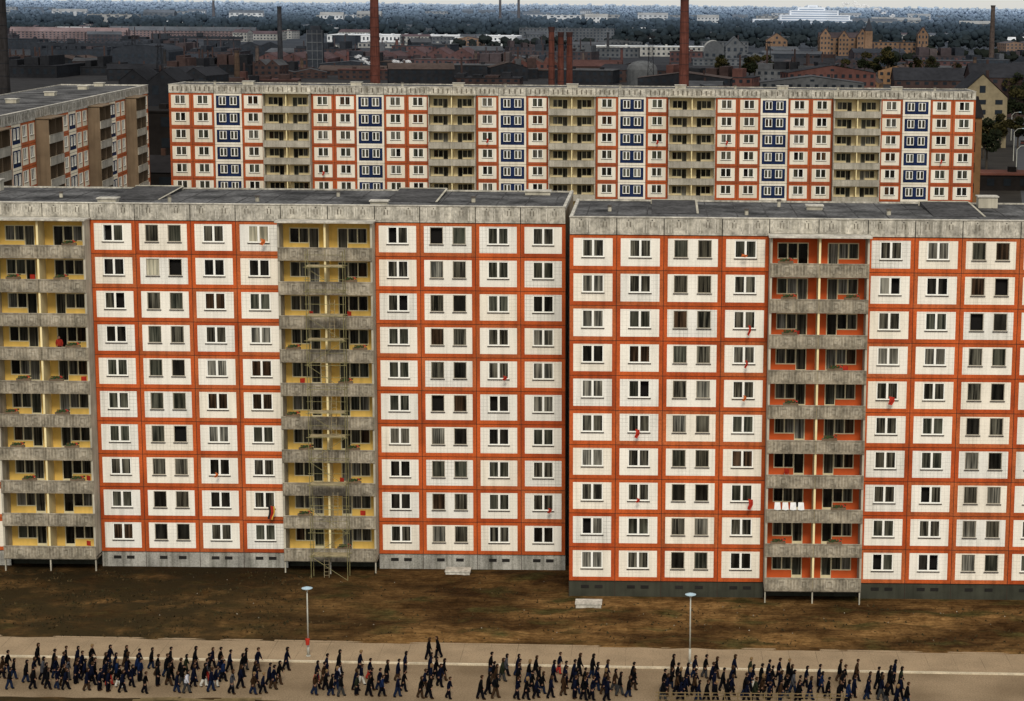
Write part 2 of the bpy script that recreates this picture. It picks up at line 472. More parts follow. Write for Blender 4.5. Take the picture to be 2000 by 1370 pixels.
it = [('roof_step', LL-36.5, 9, 4.0, 9, .35), ('roof_step', LL-13.2, 9, 4.0, 9, .35),
      ('roof_hatch', LL-38, 2.2, 1.5, 1.1, .3), ('roof_hatch', LL-15.5, 2.0, 1.4, 1, .3), ('roof_hatch', LL-3, 12.5, 2.2, 1.2, .3),
      ('roof_hatch', LL-50.5, 12, 1.2, 1.1, .9), ('roof_vent', LL-26, 4, .35, 0, .4), ('roof_vent', LL-8, 5, .35, 0, .4), ('roof_vent', LL-33, 2.5, .3, 0, .5), ('roof_vent', LL-43, 6, .3, 0, .4), ('roof_vent', LL-20, 9, .3, 0, .4)]
roof_fit(rfL, rzL, it)
roof_fit(rfR, rzR, [('roof_step', 8.2, 8.5, 3.6, 8, .35), ('roof_step', 31, 8.5, 4, 9, .35), ('roof_hatch', 19.8, 9, 1.3, 1, .3),
                    ('roof_vent', 14, 4, .3, 0, .4), ('roof_vent', 3, 6, .3, 0, .4), ('roof_vent', 25.5, 5, .35, 0, .4), ('roof_hatch', 34.5, 12, 1.6, 1.2, .9), ('roof_vent', 17, 11, .3, 0, .5)])
roof_fit(rfB, rzB, [('roof_hatch', x, 6, 1.8, 1.4, .5) for x in (12, 30, 47, 66, 84, 101, 120)]+[('roof_vent', x, 3, .4, 0, .6) for x in (7, 21, 38, 55, 74, 93, 110, 126)])
roof_fit(rfS, rzS, [('roof_hatch', x, 7, 1.8, 1.4, .5) for x in (30, 52, 74, 96, 108)])

# ------------------------------------------------------------------ ground, road, pavement
def gmat():
    m, nt, b = base('far_ground')
    g = nn(nt, 'ShaderNodeNewGeometry'); sp = nn(nt, 'ShaderNodeSeparateXYZ'); nt.links.new(g.outputs['Position'], sp.inputs[0])
    mr = nn(nt, 'ShaderNodeMapRange'); mr.inputs[1].default_value = 200; mr.inputs[2].default_value = 14000
    nt.links.new(sp.outputs[1], mr.inputs[0])
    cr = nn(nt, 'ShaderNodeValToRGB'); nt.links.new(mr.outputs[0], cr.inputs[0])  # ramp over Y paints bluish distance haze into the ground colour
    e = cr.color_ramp.elements
    e[0].position = 0; e[0].color = (.030, .024, .016, 1)
    e[1].position = 1; e[1].color = (.26, .34, .46, 1)
    for p, c in ((.1, (.036, .036, .039, 1)), (.3, (.075, .098, .13, 1)), (.6, (.16, .215, .30, 1))):
        x = e.new(p); x.color = c
    f, _ = noisefac(nt, g.outputs['Position'], .012, .4, .65)
    out = mulnode(nt, cr.outputs[0], f, (.75, .77, .8))
    f, _ = noisefac(nt, g.outputs['Position'], .12, .4, .65)
    out = mulnode(nt, out, f, (.7, .7, .7))
    nt.links.new(out, b.inputs['Base Color']); b.inputs['Roughness'].default_value = 1; b.inputs['Specular IOR Level'].default_value = .05
    return m
M['far'] = gmat()
g = MB(); g.face([(-30000, -200, 0), (30000, -200, 0), (30000, 60000, 0), (-30000, 60000, 0)], 'far')
thing('ground', 'flat city ground reaching the hazy horizon', 'ground', g.mesh('ground'), kind='structure')

def dirtmat():
    m, nt, b = base('bare_earth')
    g = nn(nt, 'ShaderNodeNewGeometry'); pos = g.outputs['Position']
    f, _ = noisefac(nt, pos, .10, .40, .60, (1, 2.2, 1), 6)
    mx = nn(nt, 'ShaderNodeMixRGB'); mx.inputs[1].default_value = (.070, .036, .012, 1); mx.inputs[2].default_value = (.26, .145, .052, 1)
    nt.links.new(f, mx.inputs[0])
    # olive patches of trampled grass
    f6, _ = noisefac(nt, pos, .22, .52, .66, (1, 1.8, 1), 5)
    mo = nn(nt, 'ShaderNodeMixRGB'); mo.inputs[2].default_value = (.085, .068, .022, 1)
    nt.links.new(f6, mo.inputs[0]); nt.links.new(mx.outputs[0], mo.inputs[1])
    f2, _ = noisefac(nt, pos, .9, .35, .68, None, 6)
    o = mulnode(nt, mo.outputs[0], f2, (.50, .46, .40))
    f3, _ = noisefac(nt, pos, 4, .4, .7, None, 6)
    o = mulnode(nt, o, f3, (.58, .57, .55))
    wv = nn(nt, 'ShaderNodeTexWave', bands_direction='Y'); wv.inputs['Scale'].default_value = .55; wv.inputs['Distortion'].default_value = 9; wv.inputs['Detail'].default_value = 3; wv.inputs['Detail Scale'].default_value = .2
    nt.links.new(pos, wv.inputs['Vector'])
    wr = nn(nt, 'ShaderNodeMapRange'); wr.inputs[1].default_value = .8; wr.inputs[2].default_value = 1.
    nt.links.new(wv.outputs['Fac'], wr.inputs[0])
    o = mulnode(nt, o, wr.outputs[0], (.70, .66, .6))
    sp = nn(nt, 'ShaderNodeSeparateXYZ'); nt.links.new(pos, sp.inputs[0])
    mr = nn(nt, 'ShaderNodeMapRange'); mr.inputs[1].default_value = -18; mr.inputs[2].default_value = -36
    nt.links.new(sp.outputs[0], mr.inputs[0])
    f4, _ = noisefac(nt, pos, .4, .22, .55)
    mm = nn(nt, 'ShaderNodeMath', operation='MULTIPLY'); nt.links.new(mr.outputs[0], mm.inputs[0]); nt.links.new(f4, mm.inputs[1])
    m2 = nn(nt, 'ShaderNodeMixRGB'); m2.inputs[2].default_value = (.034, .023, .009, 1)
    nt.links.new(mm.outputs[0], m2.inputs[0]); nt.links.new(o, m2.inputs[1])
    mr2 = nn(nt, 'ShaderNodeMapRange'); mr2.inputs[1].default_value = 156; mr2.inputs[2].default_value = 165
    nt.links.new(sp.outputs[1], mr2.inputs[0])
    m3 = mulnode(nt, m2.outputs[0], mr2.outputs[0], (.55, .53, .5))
    nt.links.new(m3, b.inputs['Base Color']); b.inputs['Roughness'].default_value = 1; b.inputs['Specular IOR Level'].default_value = .05
    bp = nn(nt, 'ShaderNodeBump'); bp.inputs['Strength'].default_value = .7; bp.inputs['Distance'].default_value = .2
    nb = nn(nt, 'ShaderNodeTexNoise'); nb.inputs['Scale'].default_value = 2.; nb.inputs['Detail'].default_value = 6
    nt.links.new(pos, nb.inputs['Vector']); nt.links.new(nb.outputs[0], bp.inputs['Height']); nt.links.new(bp.outputs[0], b.inputs['Normal'])
    return m
M['dirt'] = dirtmat()
SL = -.028
def yl(X, Y0): return Y0+SL*(X+10)      # oblique street lines
def dz(X, Y):
    y0 = yl(X, 146.4)
    yw = 159.5 if X > -6.9 else 167.1
    e = max(0, min(1, (Y-y0)/1.2))*max(0, min(1, (yw-.3-Y)/2.5))
    n1 = noise.fractal(Vector((X*.18, Y*.25, 0)), 1, 2, 4)*.26+noise.fractal(Vector((X*.9, Y*.9, 5)), 1, 2, 3)*.10
    return .10+e*max(-.08, n1+.05)
gd = MB(); nx, ny = 430, 84
for i in range(nx+1):
    for j in range(ny+1):
        X = -85+i*.35
        y0 = yl(X, 146.4)+noise.noise(Vector((X*.5, 0, 9)))*.22; Y = y0+(168.5-y0)*j/ny
        gd.v.append((X, Y, dz(X, Y) if j else .13))
for i in range(nx):
    for j in range(ny):
        a = i*(ny+1)+j
        gd.f.append((a, a+ny+1, a+ny+2, a+1)); gd.m.append('dirt')
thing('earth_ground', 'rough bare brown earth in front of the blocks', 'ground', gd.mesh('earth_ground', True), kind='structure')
# verge of dark earth on the near side of the road
gv = MB(); nx, ny = 130, 14
for i in range(nx+1):
    for j in range(ny+1):
        X = -66+i*.35
        ye = 134.35+noise.noise(Vector((X*.35, 2, 1)))*.45-max(0, X+27)*.18
        Y = 126+(ye-126)*j/ny
        gv.v.append((X, Y, .014+(0 if j == ny else .05+abs(noise.fractal(Vector((X, Y, 0)), 1, 2, 3))*.10)))
for i in range(nx):
    for j in range(ny):
        a = i*(ny+1)+j
        gv.f.append((a, a+ny+1, a+ny+2, a+1)); gv.m.append('dirt')
thing('earth_verge', 'dark rough earth verge along the road', 'ground', gv.mesh('earth_verge', True), kind='structure')
M['weed'] = mat('weeds', (.030, .024, .010), 1, .4, 2); M['weed2'] = mat('dry_weeds', (.065, .042, .017), 1, .4, 2)
gw = MB()
for k in range(9000):
    X = R.uniform(-62, 34)
    wgt = 1. if X < -28 else .2
    Y = R.uniform(yl(X, 146.6), 165.5 if X < -8 else 158)
    if R.random() > wgt or noise.noise(Vector((X*.25, Y*.4, 3)))*.5+.5 < .45: continue
    z = dz(X, Y); h = R.uniform(.05, .2); a = R.uniform(0, 3.14); e = R.uniform(.05, .15)
    m_ = R.choice(('weed', 'weed', 'weed2'))
    gw.face([(X-e*math.cos(a), Y-e*math.sin(a), z-.02), (X+e*math.cos(a), Y+e*math.sin(a), z-.02), (X+R.uniform(-.12, .12), Y+R.uniform(-.1, .1), z+h)], m_)
thing('weeds', 'sparse low weeds on bare earth', 'weeds', gw.mesh('weeds'), kind='stuff')

M['pave'] = mat('pavement_slabs', (.33, .24, .145), .9, .14, .4, fine=.3, grid=(2.0, 50, .05, .5), bump=.1)
M['road'] = mat('road_surface', (.235, .165, .095), .9, .18, .2, fine=.38, col2=(.33, .24, .145), bump=.1)
M['kerb'] = mat('kerb_stone', (.60, .51, .36), .85, .2, 1.2, fine=.3)
def strip(name, label, Ya, Yb, z, m, th=0.):
    s = MB(); n = 40
    for k in range(n):
        xa = -90+k*4.; xb = xa+4.
        A = [(xa, yl(xa, Ya)), (xb, yl(xb, Ya)), (xb, yl(xb, Yb)), (xa, yl(xa, Yb))]
        s.face([(p[0], p[1], z) for p in A], m)
        if th:
            s.face([(A[0][0], A[0][1], z-th), (A[1][0], A[1][1], z-th), (A[1][0], A[1][1], z), (A[0][0], A[0][1], z)], m)
    return thing(name, label, 'pavement' if 'pave' in name or 'kerb' in name else 'road', s.mesh(name), kind='structure')
strip('pavement', 'tan slab pavement beside the earth strip', 142.12, 146.8, .125, 'pave')
strip('kerb', 'pale stone kerb along the road', 141.92, 142.12, .13, 'kerb', .13)
strip('road', 'tan brown road surface filled with marchers', 118, 141.92, .008, 'road')

# ------------------------------------------------------------------ street lamps
M['lampmetal'] = mat('lamp_metal', (.40, .39, .33), .5, .1, 3)
M['lampcap'] = mat('lamp_cap', (.38, .50, .56), .4, .05, 3)
M['lampglobe'] = mat('lamp_globe', (.75, .75, .70), .3, .03, 3)
def lamp(X, Y, h, zb=.125):
    r = thing('street_lamp', 'slim grey street lamp with a round disc top on the pavement', 'street lamp', None, (X, Y, zb), group='street lamps along the road')
    p = MB(); p.tube((0, 0, 0), (0, 0, 1.1), .095, .09, 'lampmetal', 12); p.tube((0, 0, 1.1), (0, 0, h-.25), .06, .045, 'lampmetal', 12)
    p.tube((0, 0, 0), (0, 0, .06), .18, .16, 'lampmetal', 12); ob('pole', p.mesh('pole', True), r)
    s = MB(); s.tube((0, 0, h-.02), (0, 0, h+.07), .40, .12, 'lampcap', 24); s.tube((0, 0, h-.06), (0, 0, h-.02), .38, .40, 'lampcap', 24)
    ob('lamp_shade', s.mesh('lamp_shade'), r)
    q = MB(); q.tube((0, 0, h-.22), (0, 0, h-.06), .09, .2, 'lampglobe', 16); ob('lamp_globe', q.mesh('lamp_globe', True), r)
    return r
lamp(-25.1, 143.5, 5.15); lamp(2.7, 142.6, 5.2)
M['red'] = mat('red_cloth', (.38, .03, .015), .8, .25, 3)
b_ = MB(); b_.tube((0, 0, 0), (0, 0, .45), .13, .17, 'red', 12); b_.box(-.03, .03, .12, .2, .1, .4, 'lampmetal')
thing('litter_bin', 'small red litter bin fixed to a lamp post', 'litter bin', b_.mesh('litter_bin'), (-25.1, 143.27, 1.05))

# ------------------------------------------------------------------ scaffold
M['scaf'] = mat('scaffold_tube', (.20, .175, .08), .6, .25, 2)
M['plank'] = mat('scaffold_plank', (.32, .26, .15), .9, .3, 2)
sc = thing('scaffold', 'slender steel tube scaffold tower against ochre balconies', 'scaffold', None, (-28.2, 163.4, .12))
f = MB()
for x in (0, 3.0):
    for y in (0, 1.2):
        f.tube((x, y, 0), (x, y, 27.3), .032, .032, 'scaf', 6)
n = 0; z = 2.
while z < 27.2:
    for y in (0, 1.2):
        f.tube((-.2, y, z), (3.2, y, z), .028, .028, 'scaf', 6)
    f.tube((-.1, 0, z+1), (3.1, 0, z+1), .02, .02, 'scaf', 6)
    for x in (0, 3.): f.tube((x, -.1, z), (x, 1.3, z), .028, .028, 'scaf', 6)
    xa, xb = (0, 3.) if n % 2 else (3., 0)
    if n % 4 != 3: f.tube((xa, -.03, z-2), (xb, -.03, z), .022, .022, 'scaf', 6)
    z += 2.; n += 1
ob('scaffold_frame', f.mesh('scaffold_frame'), sc)
pl = MB(); pl.box(0.05, 2.95, .1, 1.1, .03, .08, 'plank'); pm = pl.mesh('platform')
for k in (0, 3, 5, 6, 9, 10, 12): ob('platform', pm, sc, (0, 0, 2.+k*2))
ld = MB()
for x in (0, .4): ld.tube((x, 0, 0), (x, .3, 3.2), .02, .02, 'plank', 5)
for k in range(10): ld.tube((0, .03*k, .3*k+.2), (.4, .03*k, .3*k+.2), .015, .015, 'plank', 5)
ldm = ld.mesh('ladder')
for k in range(0, 12, 2): ob('ladder', ldm, sc, (1.0+(k % 4)*.4, .4, 2.*k+.1))

# ------------------------------------------------------------------ flags, laundry, flowers
M['orangecl'] = mat('orange_cloth', (.5, .12, .03), .8, .2, 3)
M['wcl'] = mat('white_cloth', (.85, .85, .83), .8, .05, 3)
M['pole'] = mat('flag_pole', (.4, .33, .22), .7)
M['leaf'] = mat('flower_leaf', (.04, .06, .022), .9, .4, 6)
M['flower'] = mat('flower_red', (.40, .04, .03), .8, .3, 9)
M['gold'] = mat('gold_cloth', (.6, .38, .05), .8, .1, 3)
def flag(Xw, Yw, Z, w, h, m='red', tri=False):
    f = MB(); f.tube((0, 0, .2), (.1, -.75, .55), .018, .014, 'pole', 6)
    c = MB(); nX, nZ = 5, 8
    for i in range(nX+1):
        for j in range(nZ+1):
            s = i/nX; t = j/nZ
            c.v.append((.08+(s-.5)*w*(1-.35*t)+.12*t*math.sin(t*5), -.72+.5*s*.3+.05*math.sin(s*7+t*4), .53-h*t-.1*s))
    for i in range(nX):
        for j in range(nZ):
            a = i*(nZ+1)+j
            mm = m if not tri else ('hole', 'red', 'gold')[min(2, i*3//nX)]
            c.f.append((a, a+nZ+1, a+nZ+2, a+1)); c.m.append(mm)
    lb = 'black, red and gold flag hanging from a flat window' if tri else ('orange cloth' if m == 'orangecl' else 'red flag')+' hanging limp below a flat window'
    r = thing('flag', lb, 'flag', None, (Xw, Yw, Z), group='flags hung from windows')
    ob('flag_pole', f.mesh('flag_pole'), r); ob('flag_cloth', c.mesh('flag_cloth', True), r)
def fz(row): return 1.4+(9-row)*FH+.95
for ci, row, dx, w, h, m, tri in ((8, 0, .4, .35, .5, 'orangecl', 0), (8, 8, .6, .55, 1.15, 'red', 1), (12, 4, .5, .3, .35, 'red', 0), (13, 8, .5, .3, .4, 'red', 0), (7, 7, -.2, .2, .4, 'orangecl', 0)):
    flag(xL0+(xsL[ci]+xsL[ci+1])/2+dx, 167.0, fz(row), w, h, m, tri)
for ci, row, dx, w, h, m in ((3, 0, -.2, .5, .2, 'orangecl'), (3, 2, .3, .22, .8, 'red'), (3, 3, .1, .2, .6, 'red'), (3, 4, 0, .25, .45, 'orangecl'), (1, 5, -.2, .35, .7, 'red'), (1, 7, -.1, .25, .35, 'red'), (3, 7, .6, .4, .85, 'red'), (5, 4, .2, .5, .65, 'red')):
    flag(-6.8+(xsR[ci]+xsR[ci+1])/2+dx, 159.4, fz(row), w, h, m)
for x in (22.5, 52.3, 78, 95, 112, 126):
    z = 1.4+R.choice((10, 9, 8, 7, 6))*FH+.95
    ci = [i for i, c in enumerate(seqB) if c == 'S' and xsB[i] < x+4 and xsB[i+1] > x-2]
    if ci: flag(-80.2+(xsB[ci[0]]+xsB[ci[0]+1])/2, 337.9, z, .35, .7, 'red')
for k in range(4):
    c = MB(); c.face([(0, 0, 0), (.42, 0, 0), (.48, -.03, -.6), (.24, .03, -.66), (-.04, -.02, -.6)], 'wcl'); c.box(.02, .4, -.01, .02, -.005, .02, 'pole')
    thing('laundry', 'white shirt hung to dry over a balcony', 'laundry', c.mesh('laundry'), (-6.8+xsR[4]+.7+k*.62, 157.6, 1.4+2*FH+1.5), group='laundry on a balcony line')
fb = MB()
for k in range(26):
    x = R.uniform(-.55, .55); y = R.uniform(-.09, .09); z = R.uniform(.18, .38); s = R.uniform(.04, .08)
    fb.box(x-s, x+s, y-s, y+s, z-s*.7, z+s*.7, 'flower' if k % 6 == 0 else 'leaf')
fb2 = MB(); fb2.box(-.6, .6, -.1, .1, 0, .18, 'bbrown')
fbm, fbm2 = fb.mesh('plants'), fb2.mesh('planter')
ch_ = MB()
for x in (-.2, .2):
    for y in (-.2, .2): ch_.tube((x, y, 0), (x, y, .45), .015, .015, 'lampmetal', 5)
    ch_.tube((x, .2, .45), (x, .27, 1.05), .015, .015, 'lampmetal', 5)
ch_.box(-.23, .23, -.22, .22, .45, .48, 'red'); ch_.box(-.22, .22, .22, .26, .68, 1.08, 'red')
chm = ch_.mesh('balcony_chair')
for (bx, xs_, ci, wy) in ((xL0, xsL, 4, 167.1), (xL0, xsL, 9, 167.1), (-6.8, xsR, 4, 159.5)):
    for fl in range(10):
        for k in (0, 1):
            X0 = bx+xs_[ci]+3.85*k
            if R.random() < .55:
                r = thing('flower_box', 'planted flower box on a balcony parapet', 'flower box', None, (X0+R.uniform(.9, 2.9), wy-1.755, 1.4+fl*FH+.89), group='balcony flower boxes')
                ob('planter', fbm2, r); ob('plants', fbm, r)
            if R.random() < .2:
                thing('balcony_chair', 'red folding chair standing on a balcony', 'chair', chm, (X0+R.uniform(.6, 3.2), wy-R.uniform(.5, 1.2), 1.4+fl*FH+.003), R.uniform(-1, 1), 'chairs on balconies')

s = MB(); s.box(-1, 1, -.6, .6, 0, .35, 'rib'); s.box(-1.06, 1.06, -.66, .66, .352, .45, 'rib'); sm = s.mesh('light_shaft')
thing('light_shaft', 'low pale concrete shaft cover on the earth', 'shaft cover', sm, (-5.1, 156.6, .1))
thing('light_shaft', 'low grey concrete shaft cover beside the plinth', 'shaft cover', sm, (-16.3, 165.6, .1))
st = MB()
for k in range(200):
    X = R.uniform(-48, 28); Y = R.uniform(148, 164 if X < -8 else 157); q = R.uniform(.02, .06)
    st.tube((X, Y, dz(X, Y)-.03), (X+R.uniform(-.03, .03), Y, dz(X, Y)+q), q*1.3, q*.6, R.choice(('dirt', 'bconc', 'dirt', 'dirt')), 5)
thing('rubble', 'scattered stones and clods on bare earth', 'rubble', st.mesh('rubble'), kind='stuff')
M['oldwood'] = mat('old_timber', (.16, .115, .055), .95, .3, 1.5)
w = MB()
for k in range(15): w.box(k*.9, k*.9+.07, 0, .07, 0, 1.05, 'oldwood')
for zz in (.45, .75, .98): w.box(-.2, 12.9, -.03, -.002, zz, zz+.05, 'oldwood')
thing('wooden_railing', 'rough low timber railing beside the road', 'railing', w.mesh('wooden_railing'), (.4, 133.6, .01))
for (x, y, a) in ((-34, 133.7, .1), (-31.5, 133.6, -.2), (-28.5, 133.8, .05)):
    w = MB(); w.box(-1.4, 1.4, -.12, .12, 0, .08, 'oldwood'); w.box(-.9, 1.8, -.06, .20, .082, .13, 'oldwood')
    thing('timber_planks', 'weathered timber planks lying on the roadside', 'planks', w.mesh('timber_planks'), (x, y, .10), a, 'planks on the roadside')

# ------------------------------------------------------------------ people
SK = mat('skin', (.28, .155, .10), .6, .05, 5)
def person(pose, nm, coat=.0):
    tl, sl, tr, sr, ual, fal, uar, far_ = [rad(a) for a in pose]
    def lim(o, chain):
        pts = [Vector(o)]
        for L, a in chain: pts.append(pts[-1]+Vector((math.sin(a)*L, 0, -math.cos(a)*L)))
        return pts
    Lg_ = lim((0, .085, 0), [(.42, tl), (.41, sl)]); Rg = lim((0, -.085, 0), [(.42, tr), (.41, sr)])
    low = min(Lg_[2].z, Rg[2].z); H = -low+.075
    lean = .07
    V = []; E_ = []; RD = []
    def a(p, r, par=None):
        V.append(Vector(p)); RD.append(r if isinstance(r, tuple) else (r, r))
        if par is not None: E_.append((par, len(V)-1))
        return len(V)-1
    pe = a((0, 0, H+.03), (.19, .20))
    wa = a((lean*.4, 0, H+.20), (.18, .195), pe); ch = a((lean, 0, H+.40), (.185, .215), wa)
    ne = a((lean*1.4, 0, H+.55), .078, ch); hb = a((lean*1.7+.01, 0, H+.64), (.098, .088), ne); ht = a((lean*1.9+.01, 0, H+.76), (.10, .088), hb)
    a((lean*1.9+.124, 0, H+.69), .017, ht)
    tips = []
    for sgn, G, sw in ((1, Lg_, (ual, fal)), (-1, Rg, (uar, far_))):
        hp = a(G[0]+Vector((0, 0, H-.02)), .15, pe); md = a(G[0].lerp(G[1], .45)+Vector((0, 0, H)), .15 if coat else .128, hp)
        kn = a(G[1]+Vector((0, 0, H)), .108, md); an = a(G[2]+Vector((0, 0, H)), .115, kn)
        tz = max(.04, G[2].z+H-.06)
        a((G[2].x+.18, G[2].y+.02*sgn, tz if G[2].x > 0 else .05), (.05, .05), an)
        sh = a((lean*1.05, .19*sgn, H+.45), .092, ch)
        A = lim((lean*1.05, .23*sgn, H+.44), [(.28, sw[0]), (.24, sw[1]), (.07, sw[1]+.1), (.06, sw[1]+.3)])
        el = a(A[1]+Vector((0, .03*sgn, 0)), .078, sh); wr = a(A[2], .056, el); pa = a(A[3], (.035, .045), wr); a(A[4], (.02, .032), pa)
        a(A[3]+Vector((.05, -.015*sgn, -.02)), .015, wr)
        tips.append(A[3])
    bm = bmesh.new(); sk = bm.verts.layers.skin.verify()
    bv = [bm.verts.new(v) for v in V]
    for i, v in enumerate(bv): v[sk].radius = RD[i]
    bv[0][sk].use_root = True
    for e in E_: bm.edges.new((bv[e[0]], bv[e[1]]))
    me = bpy.data.meshes.new(nm); bm.to_mesh(me); bm.free()
    t = bpy.data.objects.new('tmp', me); COL.objects.link(t)
    md = t.modifiers.new('s', 'SKIN'); md.branch_smoothing = .5
    t.modifiers.new('u', 'SUBSURF').levels = 1
    dg = bpy.context.evaluated_depsgraph_get()
    out = bpy.data.meshes.new_from_object(t.evaluated_get(dg))
    bpy.data.objects.remove(t)
    out.name = nm
    out.materials.clear()
    for m in (SK, SK, SK, SK): out.materials.append(m)
    hem = H-.06-coat
    for p in out.polygons:
        c = p.center; i = 1
        if c.z > H+.57: i = 0
        elif min((c-q).length for q in tips) < .085: i = 0
        elif c.z < .10: i = 3
        elif c.z < hem and abs(c.y) < .26 and not any((c-q).length < .2 for q in tips): i = 2
        elif c.z < hem and abs(c.y) < .17: i = 2
        p.material_index = i; p.use_smooth = True
    return out, Vector((lean*1.9+.01, 0, H+.70))
poses = [(17, 8, -13, -25, -16, -4, 14, 28), (-13, -25, 17, 8, 14, 28, -16, -4), (11, 3, -8, -31, -10, 5, 10, 22), (-8, -31, 11, 3, 10, 22, -10, 5),
         (19, 12, -15, -21, -10, 14, 8, 24), (-15, -21, 19, 12, -10, 8, 10, 24), (14, -11, -5, -5, 6, 18, -8, 6), (2, -2, -3, -5, 4, 12, -3, 14)]
PM = [person(p, 'person', .2 if i in (1, 2, 5) else 0) for i, p in enumerate(poses)]
def hairmesh(long, nm):
    h = MB(); n, k = 10, 8
    for j in range(k+1):
        th = math.pi*j/k
        for i in range(n):
            ph = 2*math.pi*i/n
            x = -.012+.135*math.sin(th)*math.cos(ph); y = .12*math.sin(th)*math.sin(ph); z = .02+.137*math.cos(th)
            if long and z < 0: z *= 1.9; x -= .02
            h.v.append((x, y, z))
    for j in range(k):
        for i in range(n):
            q = (j*n+i, (j+1)*n+i, (j+1)*n+(i+1) % n, j*n+(i+1) % n)
            cx = sum(h.v[a][0] for a in q)/4; cz = sum(h.v[a][2] for a in q)/4
            if cx > .04 and cz < .055: continue
            h.f.append(q); h.m.append(SK)
    return h.mesh(nm, True)
HM = [hairmesh(False, 'hair'), hairmesh(True, 'hair')]
def cm(n, c): return mat(n, c, .95, .2, 4, spec=.03)
HAIR = [cm('hair_dark', (.008, .006, .005)), cm('hair_brown', (.03, .016, .008)), cm('hair_fair', (.16, .10, .045))]
JK = [(cm('navy_jacket', (.0035, .005, .013)), 'navy jacket', 46), (cm('black_jacket', (.0035, .0035, .004)), 'black jacket', 46), (cm('blue_jacket', (.006, .013, .04)), 'blue jacket', 7),
      (cm('brown_jacket', (.03, .016, .008)), 'brown jacket', 6), (cm('green_jacket', (.015, .018, .01)), 'olive jacket', 3), (cm('pale_jacket', (.42, .42, .45)), 'pale jacket', 2), (cm('red_jacket', (.25, .025, .015)), 'red jacket', .8), (cm('grey_jacket', (.05, .05, .055)), 'grey jacket', 3)]
TR = [(cm('dark_trousers', (.004, .004, .006)), 'dark trousers', 56), (cm('jeans', (.008, .014, .032)), 'blue jeans', 15), (cm('brown_trousers', (.035, .02, .011)), 'brown trousers', 8), (cm('red_trousers', (.30, .03, .02)), 'red trousers', 3.), (cm('white_trousers', (.5, .48, .42)), 'white trousers', 1), (cm('grey_trousers', (.035, .035, .035)), 'grey trousers', 5)]
SH = [cm('dark_shoes', (.006, .005, .005)), cm('brown_shoes', (.04, .02, .01))]
def put_person(X, Y, Z, pi, rot, scale, label='', jk=None, tr=None, group='marchers walking along the road'):
    me, hp = PM[pi]
    j = jk or R.choices(JK, [q[2] for q in JK])[0]; t = tr or R.choices(TR, [q[2] for q in TR])[0]
    o = thing('person', label or 'walking person in %s and %s' % (j[1], t[1]), 'person', me, (X, Y, Z), rot, group)
    o.scale = (scale,)*3
    for i, m in enumerate((SK, j[0], t[0], R.choice(SH))):
        o.material_slots[i].link = 'OBJECT'; o.material_slots[i].material = m
    h = ob('hair', R.choice(HM), o, hp); h.material_slots[0].link = 'OBJECT'; h.material_slots[0].material = R.choices(HAIR, (8, 5, 1))[0]
    return o
placed = []
rows = [135.0, 136.1, 137.2, 138.4, 139.9]
clusters = [(0, 85, 9), (92, 285, 38), (298, 450, 25), (462, 552, 13), (606, 665, 10), (678, 720, 6), (728, 795, 9), (826, 888, 9), (936, 987, 8), (1000, 1172, 29), (1180, 1252, 9), (1285, 1400, 21), (1403, 1560, 27), (1568, 1757, 25)]
for a, b, n in clusters:
    k = 0; tries = 0
    while k < n and tries < 4000:
        tries += 1
        X = (R.uniform(a, b)-1274)*.036
        Y = yl(X, R.choices(rows, (5, 6, 5, 4, 2.2))[0]+R.gauss(0, .2))
        if any(abs(X-p[0]) < .56 and abs(Y-p[1]) < .75 for p in placed): continue
        placed.append((X, Y)); k += 1
        put_person(X, Y, .01, R.choices(range(7), (5, 5, 4, 4, 4, 4, 3))[0], R.gauss(0, .12), R.uniform(.90, 1.03))
put_person(-16.3, 143.0, .13, 4, .3, .95, 'person in dark clothes walking on the pavement', JK[1], TR[0], 'people on the pavement')
put_person(-15.6, 143.4, .13, 1, -2.7, .95, 'person in black walking across the pavement', JK[1], TR[0], 'people on the pavement')
put_person(xL0+xsL[4]+5.1, 166.2, 1.4+6*FH+.01, 7, -1.5, 1., 'person in red leaning at an ochre balcony', JK[6], TR[0], 'people on balconies')

# ------------------------------------------------------------------ background city
def E(brg, Y): return (brg-1286)*Y*.0002475
hz_cache = {}
def hz(nm, col, Y, **k):  # distance haze is mixed into the base colour, stronger with Y
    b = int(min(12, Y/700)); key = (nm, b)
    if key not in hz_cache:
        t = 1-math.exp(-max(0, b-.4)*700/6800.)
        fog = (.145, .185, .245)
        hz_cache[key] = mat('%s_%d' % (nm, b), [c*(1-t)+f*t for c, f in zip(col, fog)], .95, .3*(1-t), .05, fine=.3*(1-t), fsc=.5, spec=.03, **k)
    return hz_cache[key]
PAL = {'brick': (.10, .040, .028), 'dbrick': (.045, .024, .017), 'soot': (.012, .010, .009), 'grey': (.09, .09, .088), 'pale': (.36, .345, .31), 'white': (.78, .79, .79), 'ochre': (.20, .11, .05),
       'pink': (.19, .12, .105), 'rroof': (.075, .032, .023), 'droof': (.018, .016, .016), 'groof': (.065, .064, .064), 'cream': (.22, .175, .10), 'win': (.010, .012, .014), 'brownroof': (.065, .043, .032)}
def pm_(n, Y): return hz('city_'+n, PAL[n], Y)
foot = []
